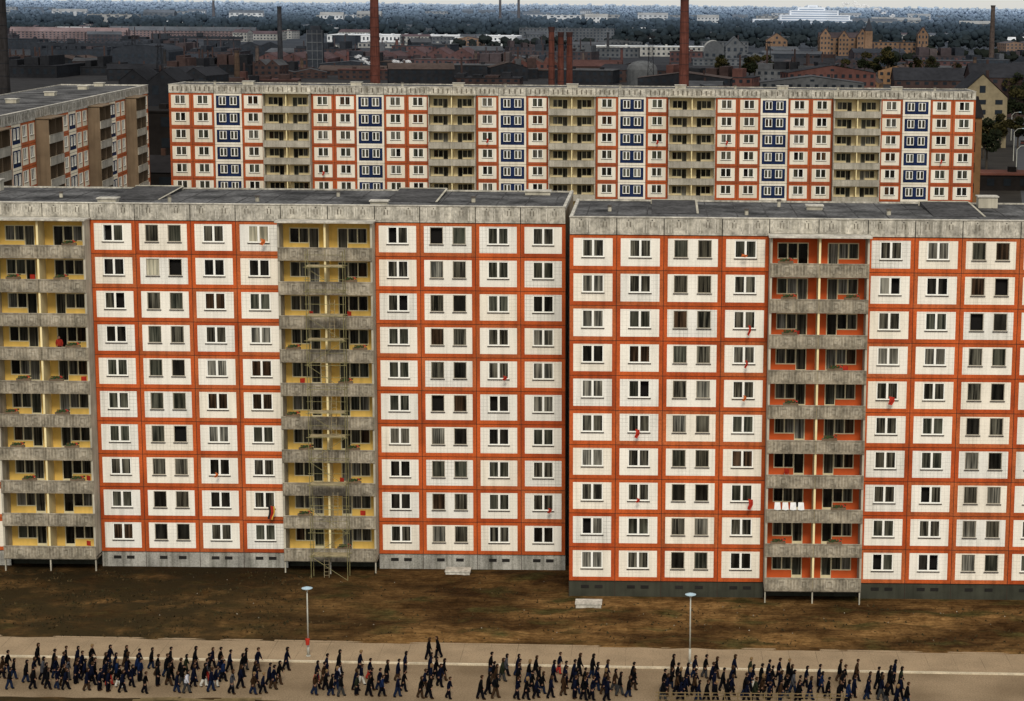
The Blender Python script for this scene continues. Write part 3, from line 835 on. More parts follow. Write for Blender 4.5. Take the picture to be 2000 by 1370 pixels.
def house(name, label, cat, X, Y, w, d, h, rh, kind, wall, roof, st=3, bays=None, rot=0., group=None, win='win', split=False):
    mw, mr, mwin = pm_(wall, Y), pm_(roof, Y), pm_(win, Y)
    a = MB(); b = MB()
    a.box(-w/2, w/2, 0, d, 0, h, mw)
    if bays is None: bays = max(2, int(w/4.5))
    fh = h/st; cw = w/bays
    for i in range(st):
        for j in range(bays):
            x = -w/2+cw*(j+.5)
            a.box(x-cw*.22, x+cw*.22, -.08, -.01, fh*i+fh*.32, fh*i+fh*.78, mwin)
    for i in range(st):
        for j in range(max(1, int(d/5))):
            y = d*(j+.5)/max(1, int(d/5))
            for s, x in ((-1, -w/2), (1, w/2)):
                a.box(min(x+s*.01, x+s*.08), max(x+s*.01, x+s*.08), y-.7, y+.7, fh*i+fh*.32, fh*i+fh*.78, mwin)
    o_ = .35
    if kind == 'flat':
        b.box(-w/2-o_, w/2+o_, -o_, d+o_, h+.01, h+.5, mr)
        for k in range(max(1, int(w/16))):
            x = -w/2+w*(k+.5)/max(1, int(w/16)); b.box(x-1, x+1, d*.4, d*.6, h+.51, h+1.8, mw)
    elif kind == 'gx':
        b.face([(-w/2-o_, -o_, h), (w/2+o_, -o_, h), (w/2+o_, d/2, h+rh), (-w/2-o_, d/2, h+rh)], mr)
        b.face([(w/2+o_, d+o_, h), (-w/2-o_, d+o_, h), (-w/2-o_, d/2, h+rh), (w/2+o_, d/2, h+rh)], mr)
        for s in (-1, 1): a.face([(s*w/2, 0, h), (s*w/2, d, h), (s*w/2, d/2, h+rh-.2)], mw)
        for k in range(max(1, int(w/14))):
            x = -w/2+w*(k+.5)/max(1, int(w/14)); b.box(x-.5, x+.5, d*.5-.4, d*.5+.4, h+rh*.6, h+rh+1.5, pm_('dbrick', Y))
    elif kind == 'gy':
        b.face([(-w/2-o_, -o_, h), (0, -o_, h+rh), (0, d+o_, h+rh), (-w/2-o_, d+o_, h)], mr)
        b.face([(w/2+o_, -o_, h), (w/2+o_, d+o_, h), (0, d+o_, h+rh), (0, -o_, h+rh)], mr)
        a.face([(-w/2, 0, h), (w/2, 0, h), (0, 0, h+rh-.2)], mw); a.face([(-w/2, d, h), (0, d, h+rh-.2), (w/2, d, h)], mw)
        a.box(-1.0, 1.0, -.08, -.01, h+rh*.2, h+rh*.5, mwin)
        b.box(-.5+w*.2, .5+w*.2, d*.5, d*.5+1, h+rh*.4, h+rh+.8, pm_('dbrick', Y))
    elif kind == 'saw':
        n = max(2, int(w/9)); q = w/n
        for k in range(n):
            x = -w/2+q*k
            b.face([(x, -.1, h), (x+q, -.1, h), (x+q*.2, -.1, h+rh)], mw)
            b.face([(x+q, 0, h), (x+q, d, h), (x+q*.2, d, h+rh), (x+q*.2, 0, h+rh)], mr)
            b.face([(x, 0, h), (x+q*.2, 0, h+rh), (x+q*.2, d, h+rh), (x, d, h)], mwin)
    elif kind == 'multi':
        n = max(2, int(w/14)); q = w/n
        for k in range(n):
            x = -w/2+q*k
            a.face([(x, 0, h), (x+q, 0, h), (x+q/2, 0, h+rh)], mw)
            a.tube((x+q/2, -.05, h+rh*.35), (x+q/2, -.12, h+rh*.35), rh*.16, rh*.16, mwin, 8)
            b.face([(x, -.2, h), (x+q/2, -.2, h+rh), (x+q/2, d, h+rh), (x, d, h)], mr)
            b.face([(x+q, -.2, h), (x+q, d, h), (x+q/2, d, h+rh), (x+q/2, -.2, h+rh)], mr)
    elif kind == 'barrel':
        n = 10; pts = [(-w/2*math.cos(math.pi*k/n), h+rh*math.sin(math.pi*k/n)) for k in range(n+1)]
        for k in range(n):
            (x0, z0), (x1, z1) = pts[k], pts[k+1]
            b.face([(x0, -.2, z0), (x1, -.2, z1), (x1, d, z1), (x0, d, z0)], mr)
        a.face([(x, 0, z) for x, z in pts], mw)
    elif kind == 'works':
        b.box(-w/2-.2, w/2+.2, -.2, d+.2, h+.01, h+.4, mr)
        x = -w/2+1
        while x < w/2-5:
            ww = R.uniform(3, 9); hh = R.uniform(1.5, 7)
            b.box(x, min(w/2-1, x+ww), R.uniform(.5, 3), d*R.uniform(.5, .9), h+.41, h+hh, R.choice((mw, mr, pm_('dbrick', Y), pm_('soot', Y))))
            if R.random() < .6:
                b.tube((x+ww*.5, d*.4, h), (x+ww*.5, d*.4, h+hh+R.uniform(3, 9)), .6, .5, pm_('dbrick', Y), 8)
            x += ww+R.uniform(.5, 5)
    foot.append((X, Y+d/2, max(w, d)/2))
    if split:
        r = thing(name, label, cat, None, (X, Y, 0), rot, group)
        ob('wall', a.mesh('wall'), r); ob('roof', b.mesh('roof'), r)
    else:
        a.add(b); r = thing(name, label, cat, a.mesh(name), (X, Y, 0), rot, group)
    return r

GI = 'industrial and city buildings beyond the housing blocks'
for (b0, b1, Y, d, h, rh, kind, wl, rf, st, nm, lb, cat) in (
    (640, 1010, 2450, 90, 8, 3, 'flat', 'white', 'white', 1, 'warehouse', 'very long low white warehouse with flat roof', 'warehouse'),
    (700, 870, 2150, 30, 5, 3, 'flat', 'pale', 'groof', 1, 'warehouse', 'long low pale storage hall with flat roof', 'warehouse'),
    (880, 990, 2250, 40, 6, 3, 'flat', 'white', 'white', 1, 'warehouse', 'low white roofed storage hall', 'warehouse'),
    (20, 250, 2400, 14, 10, 5, 'gx', 'pink', 'pink', 4, 'row_building', 'long pinkish housing row with tiled roof', 'apartment building'),
    (215, 500, 2550, 14, 10, 5, 'gx', 'pink', 'groof', 4, 'row_building', 'long pale pink housing row with tiled roof', 'apartment building'),
    (1015, 1200, 2700, 22, 15, 3, 'flat', 'grey', 'groof', 4, 'factory_building', 'grey multi storey factory with window rows', 'factory'),
    (1165, 1400, 1900, 18, 9, 3, 'flat', 'pale', 'white', 2, 'warehouse', 'whitish two storey workshop with flat roof', 'warehouse'),
    (1375, 1415, 1650, 40, 10, 9, 'barrel', 'grey', 'pale', 2, 'barrel_hall', 'grey hall with pale rounded roof', 'factory hall'),
    (1418, 1455, 1750, 40, 13, 8, 'gy', 'grey', 'groof', 2, 'gabled_hall', 'grey tall hall with gable front', 'factory hall'),
    (1497, 1538, 2000, 18, 14, 7, 'gy', 'ochre', 'dbrick', 3, 'gabled_house', 'ochre brick house with steep gable', 'house'),
    (1600, 1690, 2000, 18, 17, 5, 'gx', 'ochre', 'dbrick', 4, 'brick_building', 'large brown brick building with many windows', 'factory'),
    (1698, 1790, 2010, 18, 13, 4, 'flat', 'ochre', 'droof', 3, 'brick_building', 'lower brown brick wing with many windows', 'factory'),
    (1775, 1905, 1480, 16, 9, 3, 'flat', 'brick', 'groof', 3, 'brick_building', 'low red brick workshop with white windows', 'factory'),
    (1550, 1632, 1330, 20, 8, 6, 'gx', 'dbrick', 'droof', 2, 'tenement_house', 'dark sooty tenement with hipped roof', 'house'),
    (500, 640, 1500, 60, 6, 4, 'multi', 'brick', 'rroof', 1, 'factory_hall', 'red brick factory hall with repeated gables', 'factory hall'),
    (650, 785, 1560, 60, 6, 4, 'saw', 'brick', 'rroof', 1, 'factory_hall', 'red brown factory hall with sawtooth roof', 'factory hall'),
    (788, 925, 1620, 60, 7, 5, 'multi', 'brick', 'rroof', 1, 'factory_hall', 'red brick factory hall with round gable windows', 'factory hall'),
    (620, 780, 1340, 30, 3, 3, 'gx', 'dbrick', 'brownroof', 1, 'factory_hall', 'low brown roofed brick workshop', 'factory hall'),
    (790, 930, 1360, 30, 3, 3, 'saw', 'dbrick', 'rroof', 1, 'factory_hall', 'low sawtooth roofed dark brick workshop', 'factory hall'),
    (340, 490, 1330, 30, 6, 4, 'works', 'soot', 'droof', 1, 'works_building', 'irregular soot black works with flues', 'factory'),
    (495, 610, 1300, 30, 4, 4, 'works', 'dbrick', 'droof', 1, 'works_building', 'irregular dark brick works with hoppers', 'factory'),
    (935, 1075, 1450, 40, 6, 4, 'works', 'dbrick', 'brownroof', 1, 'works_building', 'irregular dark brick works with flues', 'factory'),
    (1120, 1215, 1380, 30, 6, 4, 'gx', 'dbrick', 'rroof', 1, 'factory_hall', 'brick works hall with red roof', 'factory hall'),
    (60, 210, 1550, 50, 10, 6, 'works', 'soot', 'soot', 2, 'works_building', 'large soot black steelworks with stepped roofs', 'factory'),
    (215, 330, 1450, 50, 11, 5, 'barrel', 'soot', 'soot', 2, 'steelworks_hall', 'soot black hall with rounded roof', 'factory hall'),
    (-10, 110, 1250, 50, 7, 5, 'works', 'soot', 'droof', 1, 'works_building', 'low black works with hoppers and flues', 'factory'),
    (130, 240, 1300, 30, 5, 5, 'works', 'soot', 'soot', 1, 'works_building', 'low black works yard structures', 'factory'),
    (340, 470, 1600, 40, 8, 4, 'works', 'dbrick', 'soot', 2, 'works_building', 'dark brick works with stepped roof volumes', 'factory'),
    (290, 420, 1050, 30, 9, 4, 'multi', 'soot', 'soot', 1, 'steelworks_hall', 'dark shed behind the slab block', 'factory hall'),
    (230, 345, 460, 25, 9, 3, 'gx', 'soot', 'droof', 2, 'factory_hall', 'dark low shed between the slab blocks', 'factory hall'),
    (250, 345, 560, 25, 17, 3, 'flat', 'soot', 'soot', 3, 'factory_hall', 'black flat roofed works building', 'factory hall'),
    (230, 345, 700, 25, 20, 4, 'multi', 'soot', 'soot', 3, 'factory_hall', 'tall black ridged works building', 'factory hall'),
):
    w_ = E(b1, Y)-E(b0, Y)
    house(nm, lb, cat, (E(b0, Y)+E(b1, Y))/2, Y, w_, d, h, rh, kind, wl, rf, st, group=GI, split=(w_ > 60))
for b0, hh in ((1604, 19), (1640, 17), (1676, 19), (1794, 21)):
    house('gabled_house', 'brown brick gabled wing with narrow windows', 'house', E(b0+8, 1990), 1988, 10, 11, hh, 7, 'gy', 'ochre', 'dbrick', 4, 3, group=GI)
Yw = 4600
h_ = thing('hospital_building', 'large stepped white building complex', 'office building', None, (E(1585, Yw), Yw, 0), group=GI)
a = MB(); mw = mat('far_white', (.66, .70, .76), .9, .08, .02); mg = mat('far_band', (.20, .26, .36), .9, .08, .02)
for x0, x1, z1, y0 in ((-130, 135, 17, 0), (-70, 85, 27, 5), (-48, 60, 37, 12), (-30, 30, 44, 18), (-8, 14, 49, 24)):
    a.box(x0, x1, y0, 60, 0, z1, mw)
    z = 3
    while z < z1-2: a.box(x0+3, x1-3, y0-.3, y0-.02, z, z+2, mg); z += 5
ob('wall', a.mesh('wall'), h_)
foot.append((E(1585, Yw), Yw+30, 140))
Yc = 1990
ch = thing('church', 'brick church with a tall pointed spire', 'church', None, (E(1696, Yc), Yc, 0))
a = MB(); a.box(-3.5, 3.5, -4, 3, 0, 24, pm_('ochre', Yc)); a.box(-6, 6, 3.01, 9, 0, 12, pm_('dbrick', Yc)); ob('wall', a.mesh('wall'), ch)
a = MB(); tp = (0, -.5, 37)
for p, q in (((-3.8, -4.3), (3.8, -4.3)), ((3.8, -4.3), (3.8, 3.3)), ((3.8, 3.3), (-3.8, 3.3)), ((-3.8, 3.3), (-3.8, -4.3))):
    a.face([(p[0], p[1], 24), (q[0], q[1], 24), tp], pm_('droof', Yc))
ob('spire', a.mesh('spire'), ch)
GT = 'old tenement houses'
house('tenement_house', 'tan gabled tenement house with dark tiled roof', 'house', E(1905, 700)+3, 700, 17, 24, 17, 8, 'gy', 'cream', 'droof', 5, 3, group=GT, split=True)
house('tenement_house', 'brown plastered tenement with blank side wall', 'house', 59.5, 420, 13.5, 16, 25, 4, 'gx', 'ochre', 'droof', 6, 3, group=GT, split=True)
house('tenement_house', 'dark brown tenement row with tiled roof', 'house', E(1975, 900), 900, 34, 20, 17, 6, 'gx', 'dbrick', 'droof', 5, 8, group=GT)
house('tenement_house', 'grey tenement with chimneys on a tiled roof', 'house', E(1830, 1000), 1000, 40, 16, 12, 6, 'gx', 'dbrick', 'droof', 4, 9, group=GT)
house('market_shed', 'low dark shed with red roof edge', 'shed', E(1975, 520)+5, 535, 26, 12, 4, 1, 'flat', 'soot', 'brick', 1, 6, group=GT)

nfill = 0
for k in range(900):
    if nfill >= 205: break
    t = R.random()
    Y = 1260+t*t*2600 if k > 60 else R.uniform(700, 1250)
    br = R.uniform(-40, 2040)
    if k <= 60 and not (br > 1900 or br < 330 or R.random() < .5): continue
    if br > 1850 and Y < 900: continue
    far = Y > 2300
    w_ = R.uniform(14, 55); d = R.uniform(14, 30)
    X = E(br, Y)
    if any(abs(X-f[0]) < (f[2]+w_/2)*.95 and abs(Y+d/2-f[1]) < f[2]*.5+d/2 for f in foot): continue
    h = R.uniform(3.5, 9) if Y < 1900 else R.uniform(6, 11)
    if Y < 1250: h = R.uniform(5, 13)
    if br < 520 and Y < 2300: wl, rf = R.choice((('soot', 'soot'), ('soot', 'droof'), ('dbrick', 'groof'), ('soot', 'brownroof')))
    elif far: wl, rf = R.choice((('white', 'groof'), ('pale', 'rroof'), ('grey', 'white'), ('grey', 'groof'), ('pale', 'groof')))
    elif Y < 1800 and br < 1350: wl, rf = R.choice((('brick', 'brownroof'), ('dbrick', 'rroof'), ('soot', 'groof'), ('soot', 'brownroof'), ('dbrick', 'droof'), ('dbrick', 'groof')))
    else: wl, rf = R.choice((('brick', 'droof'), ('dbrick', 'brownroof'), ('grey', 'groof'), ('pale', 'groof'), ('dbrick', 'droof'), ('ochre', 'brownroof'), ('soot', 'groof')))
    kd = R.choice(('gx', 'flat', 'flat', 'gy', 'multi', 'saw', 'works', 'works', 'works') if not far and wl not in ('pale', 'white') else ('gx', 'flat'))
    lbw = {'soot': 'soot black', 'dbrick': 'dark brick', 'brick': 'red brick', 'grey': 'grey', 'pale': 'pale plastered', 'white': 'white', 'cream': 'cream', 'ochre': 'ochre brick'}[wl]
    lbk = {'gx': 'pitched roof', 'flat': 'flat roof', 'gy': 'gable front', 'multi': 'ridged roof', 'saw': 'sawtooth roof', 'works': 'stepped roof and flues'}[kd]
    house('city_building', '%s city building with %s' % (lbw, lbk), 'building', X, Y, w_, d, h, R.uniform(2, 4), kd, wl, rf, 2 if h < 9 else 3, max(3, int(w_/4)), R.uniform(-.3, .3), GI)
    nfill += 1
for k in range(40):
    Y = R.uniform(3900, 7500); br = R.uniform(-20, 2020)
    house('city_building', 'distant pale building among trees', 'building', E(br, Y), Y, R.uniform(30, 110), 20, R.uniform(14, 22), 6, R.choice(('gx', 'flat')), R.choice(('grey', 'pale', 'pale', 'white')), R.choice(('groof', 'pale', 'groof')), 3, 6, 0, 'distant buildings among trees')

def chimney(br, Y, wpx, top, col):
    r0 = wpx*Y/4056/2
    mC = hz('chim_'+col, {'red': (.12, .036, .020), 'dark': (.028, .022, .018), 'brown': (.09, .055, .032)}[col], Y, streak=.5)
    mB = hz('chimband_'+col, {'red': (.055, .022, .015), 'dark': (.015, .014, .013), 'brown': (.045, .03, .02)}[col], Y)
    r = thing('factory_chimney', {'red': 'tall red brick factory chimney', 'dark': 'tall soot dark factory chimney', 'brown': 'slim brown brick factory chimney'}[col], 'chimney', None, (E(br, Y), Y, 0), group='factory chimneys')
    a = MB(); a.tube((0, 0, 0), (0, 0, top), r0*1.25, r0*.9, mC, 16, False)
    a.tube((0, 0, top-.05), (0, 0, top), r0*.7, r0*.7, mB, 16)
    nb = max(3, int(top/4))
    for k in range(1, nb):
        z = top*k/nb; rr = r0*(1.25-.35*k/nb)
        a.tube((0, 0, z), (0, 0, z+.2), rr*1.03, rr*1.03, mB, 16)
    ob('shaft', a.mesh('shaft', True), r)
    b = MB(); b.tube((0, 0, top-1.6), (0, 0, top+.1), r0*.95, r0*1.1, mB, 16)
    ob('chimney_crown', b.mesh('chimney_crown'), r)
def ztop(y, br, Y): return 47.2-(y-(8+(br-1280)*.009))*Y/4056
for br, Y, w_, y, col in ((733, 880, 17, -60, 'red'), (1337, 800, 17, -60, 'red'), (548, 1400, 9, 12, 'dark'), (1078, 700, 12, 52, 'red'), (1096, 705, 12, 62, 'red'), (1113, 710, 12, 62, 'red'),
                      (6, 700, 20, -50, 'dark'), (463, 1300, 10, 97, 'brown'), (1937, 1600, 9, 10, 'brown'), (978, 4200, 5, -5, 'brown'), (1014, 4200, 5, -8, 'brown'), (420, 4600, 5, 0, 'brown'),
                      (503, 1500, 7, 88, 'brown'), (776, 2050, 6, 75, 'red'), (788, 2050, 6, 70, 'dark'), (800, 2050, 6, 76, 'red'), (815, 2060, 6, 72, 'brown'), (828, 2060, 5, 80, 'red'),
                      (1046, 2300, 5, 85, 'red'), (998, 2000, 5, 88, 'dark'), (1188, 1900, 5, 62, 'dark'), (322, 1300, 6, 95, 'dark'), (985, 3000, 4, 50, 'dark'), (1905, 1200, 7, 110, 'brown'), (872, 1900, 5, 85, 'brown'), (90, 1700, 6, 78, 'dark'),
                      (590, 1350, 6, 112, 'brown'), (680, 1500, 5, 95, 'red'), (930, 1500, 6, 98, 'brown'), (1030, 1350, 5, 105, 'dark'), (255, 1600, 5, 85, 'dark'), (175, 1900, 5, 80, 'dark'), (1140, 1500, 5, 98, 'brown'),
                      (740, 1700, 5, 92, 'brown'), (850, 1700, 6, 90, 'red'), (950, 1800, 5, 86, 'dark'), (395, 1500, 6, 92, 'dark'), (1215, 1600, 5, 92, 'red')):
    chimney(br, Y, w_, ztop(y, br, Y), col)
def simple(nm, lb, cat, fn, X, Y, grp=None):
    a = MB(); fn(a); return thing(nm, lb, cat, a.mesh(nm), (X, Y, 0), group=grp)
def bunker(a):
    m = pm_('soot', 1500); g_ = pm_('grey', 1500)
    a.box(-5.5, 5.5, 0, 8, 0, 27, m); a.box(-3, 4, 1, 7, 27.01, 30, m)
    for x in (-5.6, -1.8, 1.8, 5.4): a.box(x, x+.35, -.3, -.02, 0, 27, g_)
    for z in (6, 12, 18, 24): a.box(-5.5, 5.5, -.25, -.05, z, z+.5, g_)
simple('coal_bunker', 'dark steel framed coal bunker tower', 'tower', bunker, E(624, 1500), 1480)
def tank(a):
    m = pm_('grey', 1250); n = 20
    a.tube((0, 0, 0), (0, 0, 10), 9, 9, m, n)
    zr = [(9, 10), (8, 12.3), (5.5, 14), (2.5, 14.8), (.3, 15)]
    for k in range(4): a.tube((0, 0, zr[k][1]), (0, 0, zr[k+1][1]), zr[k][0], zr[k+1][0], m, n, False)
simple('storage_tank', 'grey domed storage tank', 'tank', tank, E(1255, 1200), 1200)
def mast(h, w):
    def f(a):
        m = pm_('soot', 1200)
        for sx in (-1, 1):
            for sy in (-1, 1): a.tube((sx*w, sy*w, 0), (sx*w*.4, sy*w*.4, h), .18, .14, m, 5)
        n = int(h/4)
        for k in range(n):
            z0, z1 = h*k/n, h*(k+1)/n; r0 = w*(1-.6*k/n); r1 = w*(1-.6*(k+1)/n)
            a.tube((-r0, -r0, z0), (r1, -r1, z1), .1, .1, m, 4); a.tube((r0, -r0, z0), (-r1, -r1, z1), .1, .1, m, 4); a.tube((-r1, -r1, z1), (r1, -r1, z1), .1, .1, m, 4)
        a.box(-w*1.2, w*1.2, -.4, .4, h*.93, h*.96, m)
    return f
for br, Y, h in ((1272, 1150, 31), (312, 1200, 22), (1502, 1500, 22), (262, 1500, 22)):
    simple('lattice_mast', 'dark steel lattice mast among the works', 'mast', mast(h, 2.), E(br, Y), Y, 'lattice masts')
def crane(a):
    m = pm_('soot', 1500)
    for x in (-22, 22):
        for dx in (-2, 2): a.box(x+dx-.4, x+dx+.4, 0, .8, 0, 16, m)
    a.box(-32, 32, 0, 1.5, 16.01, 18, m); a.box(-6, -1, -.5, 2.5, 18.01, 21, m)
    for k in range(16): a.tube((-32+k*4, .7, 18), (-30+k*4, .7, 20), .2, .2, m, 4); a.tube((-30+k*4, .7, 20), (-28+k*4, .7, 18), .2, .2, m, 4)
    a.box(-32, 32, .5, .9, 20, 20.4, m)
simple('gantry_crane', 'black gantry crane over the steelworks yard', 'crane', crane, E(150, 1400), 1400, 'gantry cranes')
simple('gantry_crane', 'black gantry crane over the steelworks yard', 'crane', crane, E(400, 1700), 1700, 'gantry cranes')

# ------------------------------------------------------------------ trees
def folmat(n, c): return mat(n, c, .95, .45, .35, spec=.05)
M['fol'] = folmat('tree_foliage', (.012, .015, .007)); M['fol2'] = folmat('tree_foliage_light', (.032, .028, .010)); M['bark'] = mat('bark', (.05, .04, .03), .95)
def treemesh(h, r, n):
    t = MB(); c = MB()
    t.tube((0, 0, 0), (0, 0, h*.45), .3, .2, 'bark', 8)
    cl = []
    for k in range(9):
        a = R.uniform(0, 6.28); rr = R.uniform(.15, .7)*r; z = h*R.uniform(.45, .88)
        p = (math.cos(a)*rr, math.sin(a)*rr, z); cl.append(p); t.tube((0, 0, h*.35), p, .12, .03, 'bark', 5)
    cl.append((0, 0, h*.9))
    for p in cl:
        s = r*R.uniform(.32, .5); m = R.choice(('fol', 'fol', 'fol2'))
        for k in range(n):
            v = Vector((R.gauss(0, 1), R.gauss(0, 1), R.gauss(0, 1))); v = v.normalized()*s*R.uniform(.55, 1.05); v.z *= .75
            q = Vector(p)+v; e = R.uniform(.25, .5)
            u = Vector((R.gauss(0, 1), R.gauss(0, 1), R.gauss(0, 1))).normalized(); w2 = u.orthogonal().normalized()
            c.face([q+u*e, q+w2*e*.8, q-u*e, q-w2*e*.8], m)
    return t.mesh('trunk'), c.mesh('crown')
TM = [treemesh(11, 4.2, 120), treemesh(13, 4.6, 120), treemesh(9, 3.6, 120)]
def tree(X, Y, s=1.):
    a, b = R.choice(TM)
    r = thing('tree', 'dark broadleaf tree in autumn leaf', 'tree', None, (X, Y, 0), R.uniform(0, 6), 'street and yard trees'); r.scale = (s, s, s)
    ob('trunk', a, r); ob('crown', b, r)
for br, Y, s in ((1935, 600, 1.2), (1960, 700, 1.3), (1928, 650, 1.2), (1995, 700, 1.2), (1940, 800, 1.4), (1985, 820, 1.4), (1910, 820, 1.5),
                 (1465, 1300, 1.7), (1475, 1290, 1.5), (1712, 1350, 1.6), (1735, 1340, 1.7), (1690, 1400, 1.5), (1650, 1300, 1.3), (1765, 1300, 1.3), (1990, 900, 1.5), (1600, 1250, 1.2), (1950, 1000, 1.5), (1870, 1150, 1.5),
                 (1410, 1290, 1.3), (1500, 1350, 1.4), (1530, 1280, 1.2), (1820, 1250, 1.4), (1790, 1270, 1.3)):
    tree(E(br, Y), Y, s)
phi = (1+5**.5)/2
ICO = [Vector(v).normalized() for v in ((-1, phi, 0), (1, phi, 0), (-1, -phi, 0), (1, -phi, 0), (0, -1, phi), (0, 1, phi), (0, -1, -phi), (0, 1, -phi), (phi, 0, -1), (phi, 0, 1), (-phi, 0, -1), (-phi, 0, 1))]
ICF = [(0, 11, 5), (0, 5, 1), (0, 1, 7), (0, 7, 10), (0, 10, 11), (1, 5, 9), (5, 11, 4), (11, 10, 2), (10, 7, 6), (7, 1, 8), (3, 9, 4), (3, 4, 2), (3, 2, 6), (3, 6, 8), (3, 8, 9), (4, 9, 5), (2, 4, 11), (6, 2, 10), (8, 6, 7), (9, 8, 1)]
def wood(Y, br0, br1, hgt, step, dens, col, dep=40):  # col carries painted haze: farther belts get paler, bluer foliage
    c = MB(); m1 = mat('wood_foliage', col, .95, .2, .01, spec=.0); m2 = mat('wood_foliage', [q*1.12 for q in col], .95, .2, .01, spec=.0)
    X = E(br0, Y); X1 = E(br1, Y)
    while X < X1:
        if noise.noise(Vector((X*.004, Y*.01, 0)))*.5+.5 < dens:
            yy = Y+R.uniform(-dep, dep); hh = hgt*R.uniform(.75, 1.1)
            for k in range(4):
                cx = X+R.uniform(-.35, .35)*hgt; cy = yy+R.uniform(-3, 3); cz = hh*R.uniform(.3, .8); r = hh*R.uniform(.24, .40)
                i = len(c.v)
                c.v += [tuple(Vector((cx, cy, cz))+v*r*R.uniform(.7, 1.2)) for v in ICO]
                mm = R.choice((m1, m1, m2))
                for f in ICF: c.f.append(tuple(i+q for q in f)); c.m.append(mm)
            c.tube((X, yy, 0), (X, yy, hh*.5), hh*.03, hh*.02, m1, 4, False)
        X += step*R.uniform(.6, 1.4)
    thing('woodland', 'dense belt of dark trees across the city', 'woodland', c.mesh('woodland', Y > 2500), kind='stuff')
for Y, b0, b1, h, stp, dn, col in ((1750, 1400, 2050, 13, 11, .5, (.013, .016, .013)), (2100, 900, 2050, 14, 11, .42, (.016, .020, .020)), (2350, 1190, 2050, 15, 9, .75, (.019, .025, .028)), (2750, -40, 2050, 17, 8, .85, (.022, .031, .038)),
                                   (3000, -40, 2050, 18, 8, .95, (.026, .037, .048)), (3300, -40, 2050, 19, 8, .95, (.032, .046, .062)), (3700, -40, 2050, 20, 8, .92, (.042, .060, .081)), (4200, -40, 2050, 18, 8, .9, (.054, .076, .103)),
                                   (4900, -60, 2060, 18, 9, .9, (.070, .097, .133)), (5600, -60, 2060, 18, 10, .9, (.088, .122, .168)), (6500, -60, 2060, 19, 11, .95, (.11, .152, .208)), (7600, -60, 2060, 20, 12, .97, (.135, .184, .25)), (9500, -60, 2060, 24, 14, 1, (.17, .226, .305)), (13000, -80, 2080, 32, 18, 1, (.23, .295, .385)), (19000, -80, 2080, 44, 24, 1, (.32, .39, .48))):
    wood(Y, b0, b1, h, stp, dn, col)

# ------------------------------------------------------------------ street on the east with cars and lamps
M['asph'] = mat('asphalt', (.05, .05, .052), .9, .15, .3)
s = MB(); s.face([(78, 430, .01), (92, 430, .01), (215, 1150, .01), (195, 1150, .01)], 'asph')
thing('road', 'dark asphalt street beside old tenements', 'road', s.mesh('road'), kind='structure')
M['carw'] = mat('car_paint', (.35, .35, .33), .3, .03); M['card'] = mat('car_paint_dark', (.08, .025, .02), .3, .03); M['tyre'] = mat('tyre', (.01, .01, .01), .9)
def car(X, Y, rot, m):
    r = thing('parked_car', 'small %s boxy car parked on the street' % ('pale' if m == 'carw' else 'dark red'), 'car', None, (X, Y, .02), rot, 'cars on the far street')
    a = MB(); a.box(-.8, .8, -1.9, 1.9, .3, .85, m)
    a.v += [(-.78, -1.2, .851), (.78, -1.2, .851), (.78, 1.3, .851), (-.78, 1.3, .851), (-.6, -.7, 1.4), (.6, -.7, 1.4), (.6, .9, 1.4), (-.6, .9, 1.4)]
    for q in ((0, 1, 5, 4), (1, 2, 6, 5), (2, 3, 7, 6), (3, 0, 4, 7)): a.f.append(tuple(8+k for k in q)); a.m.append('room')
    a.f.append((12, 13, 14, 15)); a.m.append(m)
    ob('body', a.mesh('body'), r)
    for x in (-.8, .65):
        for y in (-1.2, 1.2):
            t = MB(); t.tube((0, 0, .3), (.15, 0, .3), .3, .3, 'tyre', 12); ob('wheel', t.mesh('wheel'), r, (x, y, 0))
for Y, dx, m in ((500, 3, 'carw'), (530, 9, 'card'), (575, 3, 'carw'), (640, 10, 'carw'), (720, 3, 'card')):
    X0 = 78+(Y-430)*.1625
    car(X0+dx, Y, -.16, m)
for Y in (560, 640, 740):
    X0 = 77+(Y-430)*.1625
    r = thing('street_lamp', 'tall curved arm street lamp on the far street', 'street lamp', None, (X0, Y, 0), group='curved arm street lamps')
    p = MB(); p.tube((0, 0, 0), (0, 0, 9), .14, .09, 'lampmetal', 8); p.tube((0, 0, 9), (1, 0, 10), .08, .07, 'lampmetal', 6); p.tube((1, 0, 10), (2.6, 0, 10.2), .07, .06, 'lampmetal', 6); ob('pole', p.mesh('pole'), r)
    q = MB(); q.box(2.4, 3.3, -.15, .15, 10.08, 10.25, 'lampcap'); ob('lamp_head', q.mesh('lamp_head'), r)

# ------------------------------------------------------------------ steam
def steam(br, Y, z, pts, n, al):
    m = bpy.data.materials.new('steam'); m.use_nodes = True; nt = m.node_tree; b = nt.nodes['Principled BSDF']
    b.inputs['Base Color'].default_value = (.97, .97, .98, 1); b.inputs['Roughness'].default_value = 1; b.inputs['Specular IOR Level'].default_value = 0
    b.inputs['Alpha'].default_value = al
    c = MB()
    for x, zz, r in pts:
        for k in range(n):
            v = Vector((R.gauss(0, 1.1), R.gauss(0, .15), R.gauss(0, .6)))*r*.45; rr = r*R.uniform(.18, .5)
            i = len(c.v)
            c.v += [tuple(Vector((x, 0, zz))+v+Vector((q.x*1.5-q.z*.5, q.y*.3, q.z*.8))*rr*R.uniform(.7, 1.3)) for q in ICO]
            for f_ in ICF: c.f.append(tuple(i+q for q in f_)); c.m.append(m)
    thing('steam_plume', 'white steam drifting above the works', 'steam', c.mesh('steam_plume', True), (E(br, Y), Y, z), kind='stuff')
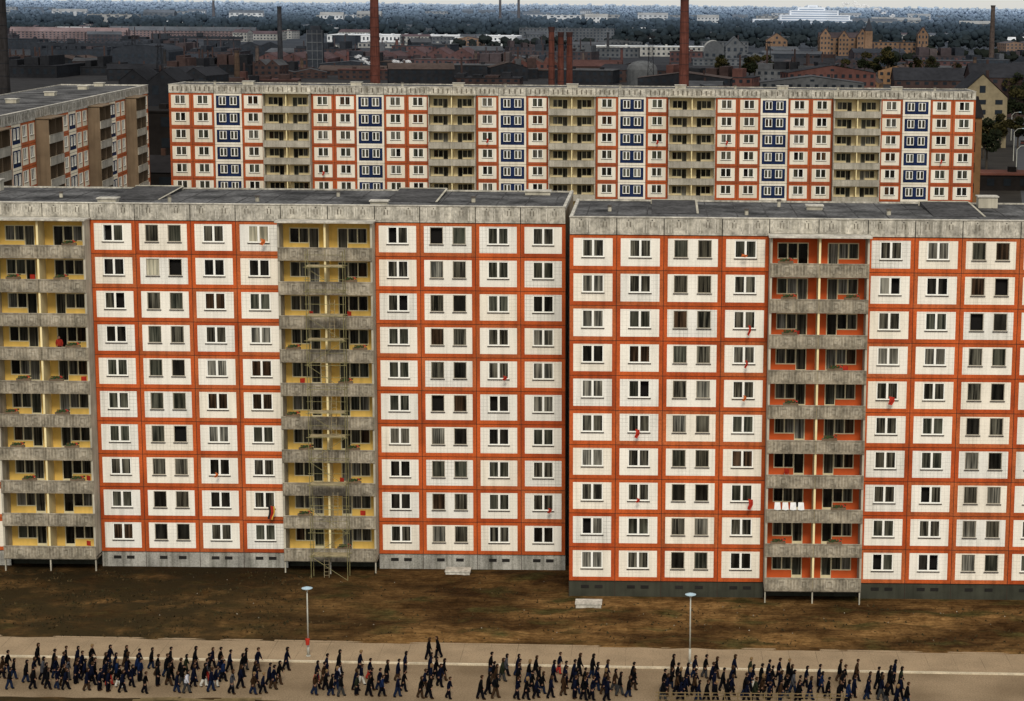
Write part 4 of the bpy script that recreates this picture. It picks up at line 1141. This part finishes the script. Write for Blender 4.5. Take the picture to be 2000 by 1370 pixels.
steam(735, 1225, 8.5, [(0, 0, 1.0), (-2, 1.6, 1.5), (-4.5, 3.2, 1.9), (-7.5, 5.0, 2.2), (-10.5, 6.6, 2.0)], 9, .2)
steam(797, 1225, 8.5, [(0, 0, 2.2), (-4, 2, 2.6), (3.5, 1.6, 2.5), (-7.5, 4, 2.2), (7, 2.0, 2.0), (0, 4.2, 2.4)], 9, .2)
steam(1690, 3900, 47, [(0, 0, 7), (-18, 3, 8), (-38, 5, 7), (18, -5, 7), (35, -11, 6), (50, -17, 5)], 9, .25)

# ------------------------------------------------------------------ light, sky, camera
w = bpy.data.worlds.new('World'); SC.world = w; w.use_nodes = True; nt = w.node_tree
sky = nn(nt, 'ShaderNodeTexSky', sky_type='NISHITA'); sky.sun_disc = False
el, rt = rad(42), rad(174)
sky.sun_elevation = el; sky.sun_rotation = rt; sky.air_density = 1.0; sky.dust_density = 1.0
mx = nn(nt, 'ShaderNodeMixRGB'); mx.inputs[0].default_value = .65; mx.inputs[2].default_value = (7.3, 7.2, 7.0, 1)
nt.links.new(sky.outputs[0], mx.inputs[1]); nt.links.new(mx.outputs[0], nt.nodes['Background'].inputs[0]); nt.nodes['Background'].inputs[1].default_value = .115
S = Vector((math.cos(el)*math.sin(rt), math.cos(el)*math.cos(rt), math.sin(el)))
ld_ = bpy.data.lights.new('sun', 'SUN'); ld_.energy = 2.3; ld_.angle = rad(16); ld_.color = (1, .945, .83)
so = bpy.data.objects.new('sun', ld_); COL.objects.link(so); so.rotation_euler = S.to_track_quat('Z', 'Y').to_euler(); so.location = (0, 0, 200)

cd = bpy.data.cameras.new('camera'); cam = bpy.data.objects.new('camera', cd); COL.objects.link(cam)
cd.sensor_width = 36; cd.lens = 72; cd.shift_x = -.14; cd.clip_start = 1; cd.clip_end = 80000
pit = math.atan(.169)
cam.matrix_world = Matrix.Translation((0, 0, 47.2)) @ Matrix.Rotation(math.pi/2-pit, 4, 'X') @ Matrix.Rotation(.009, 4, 'Z')
SC.camera = cam
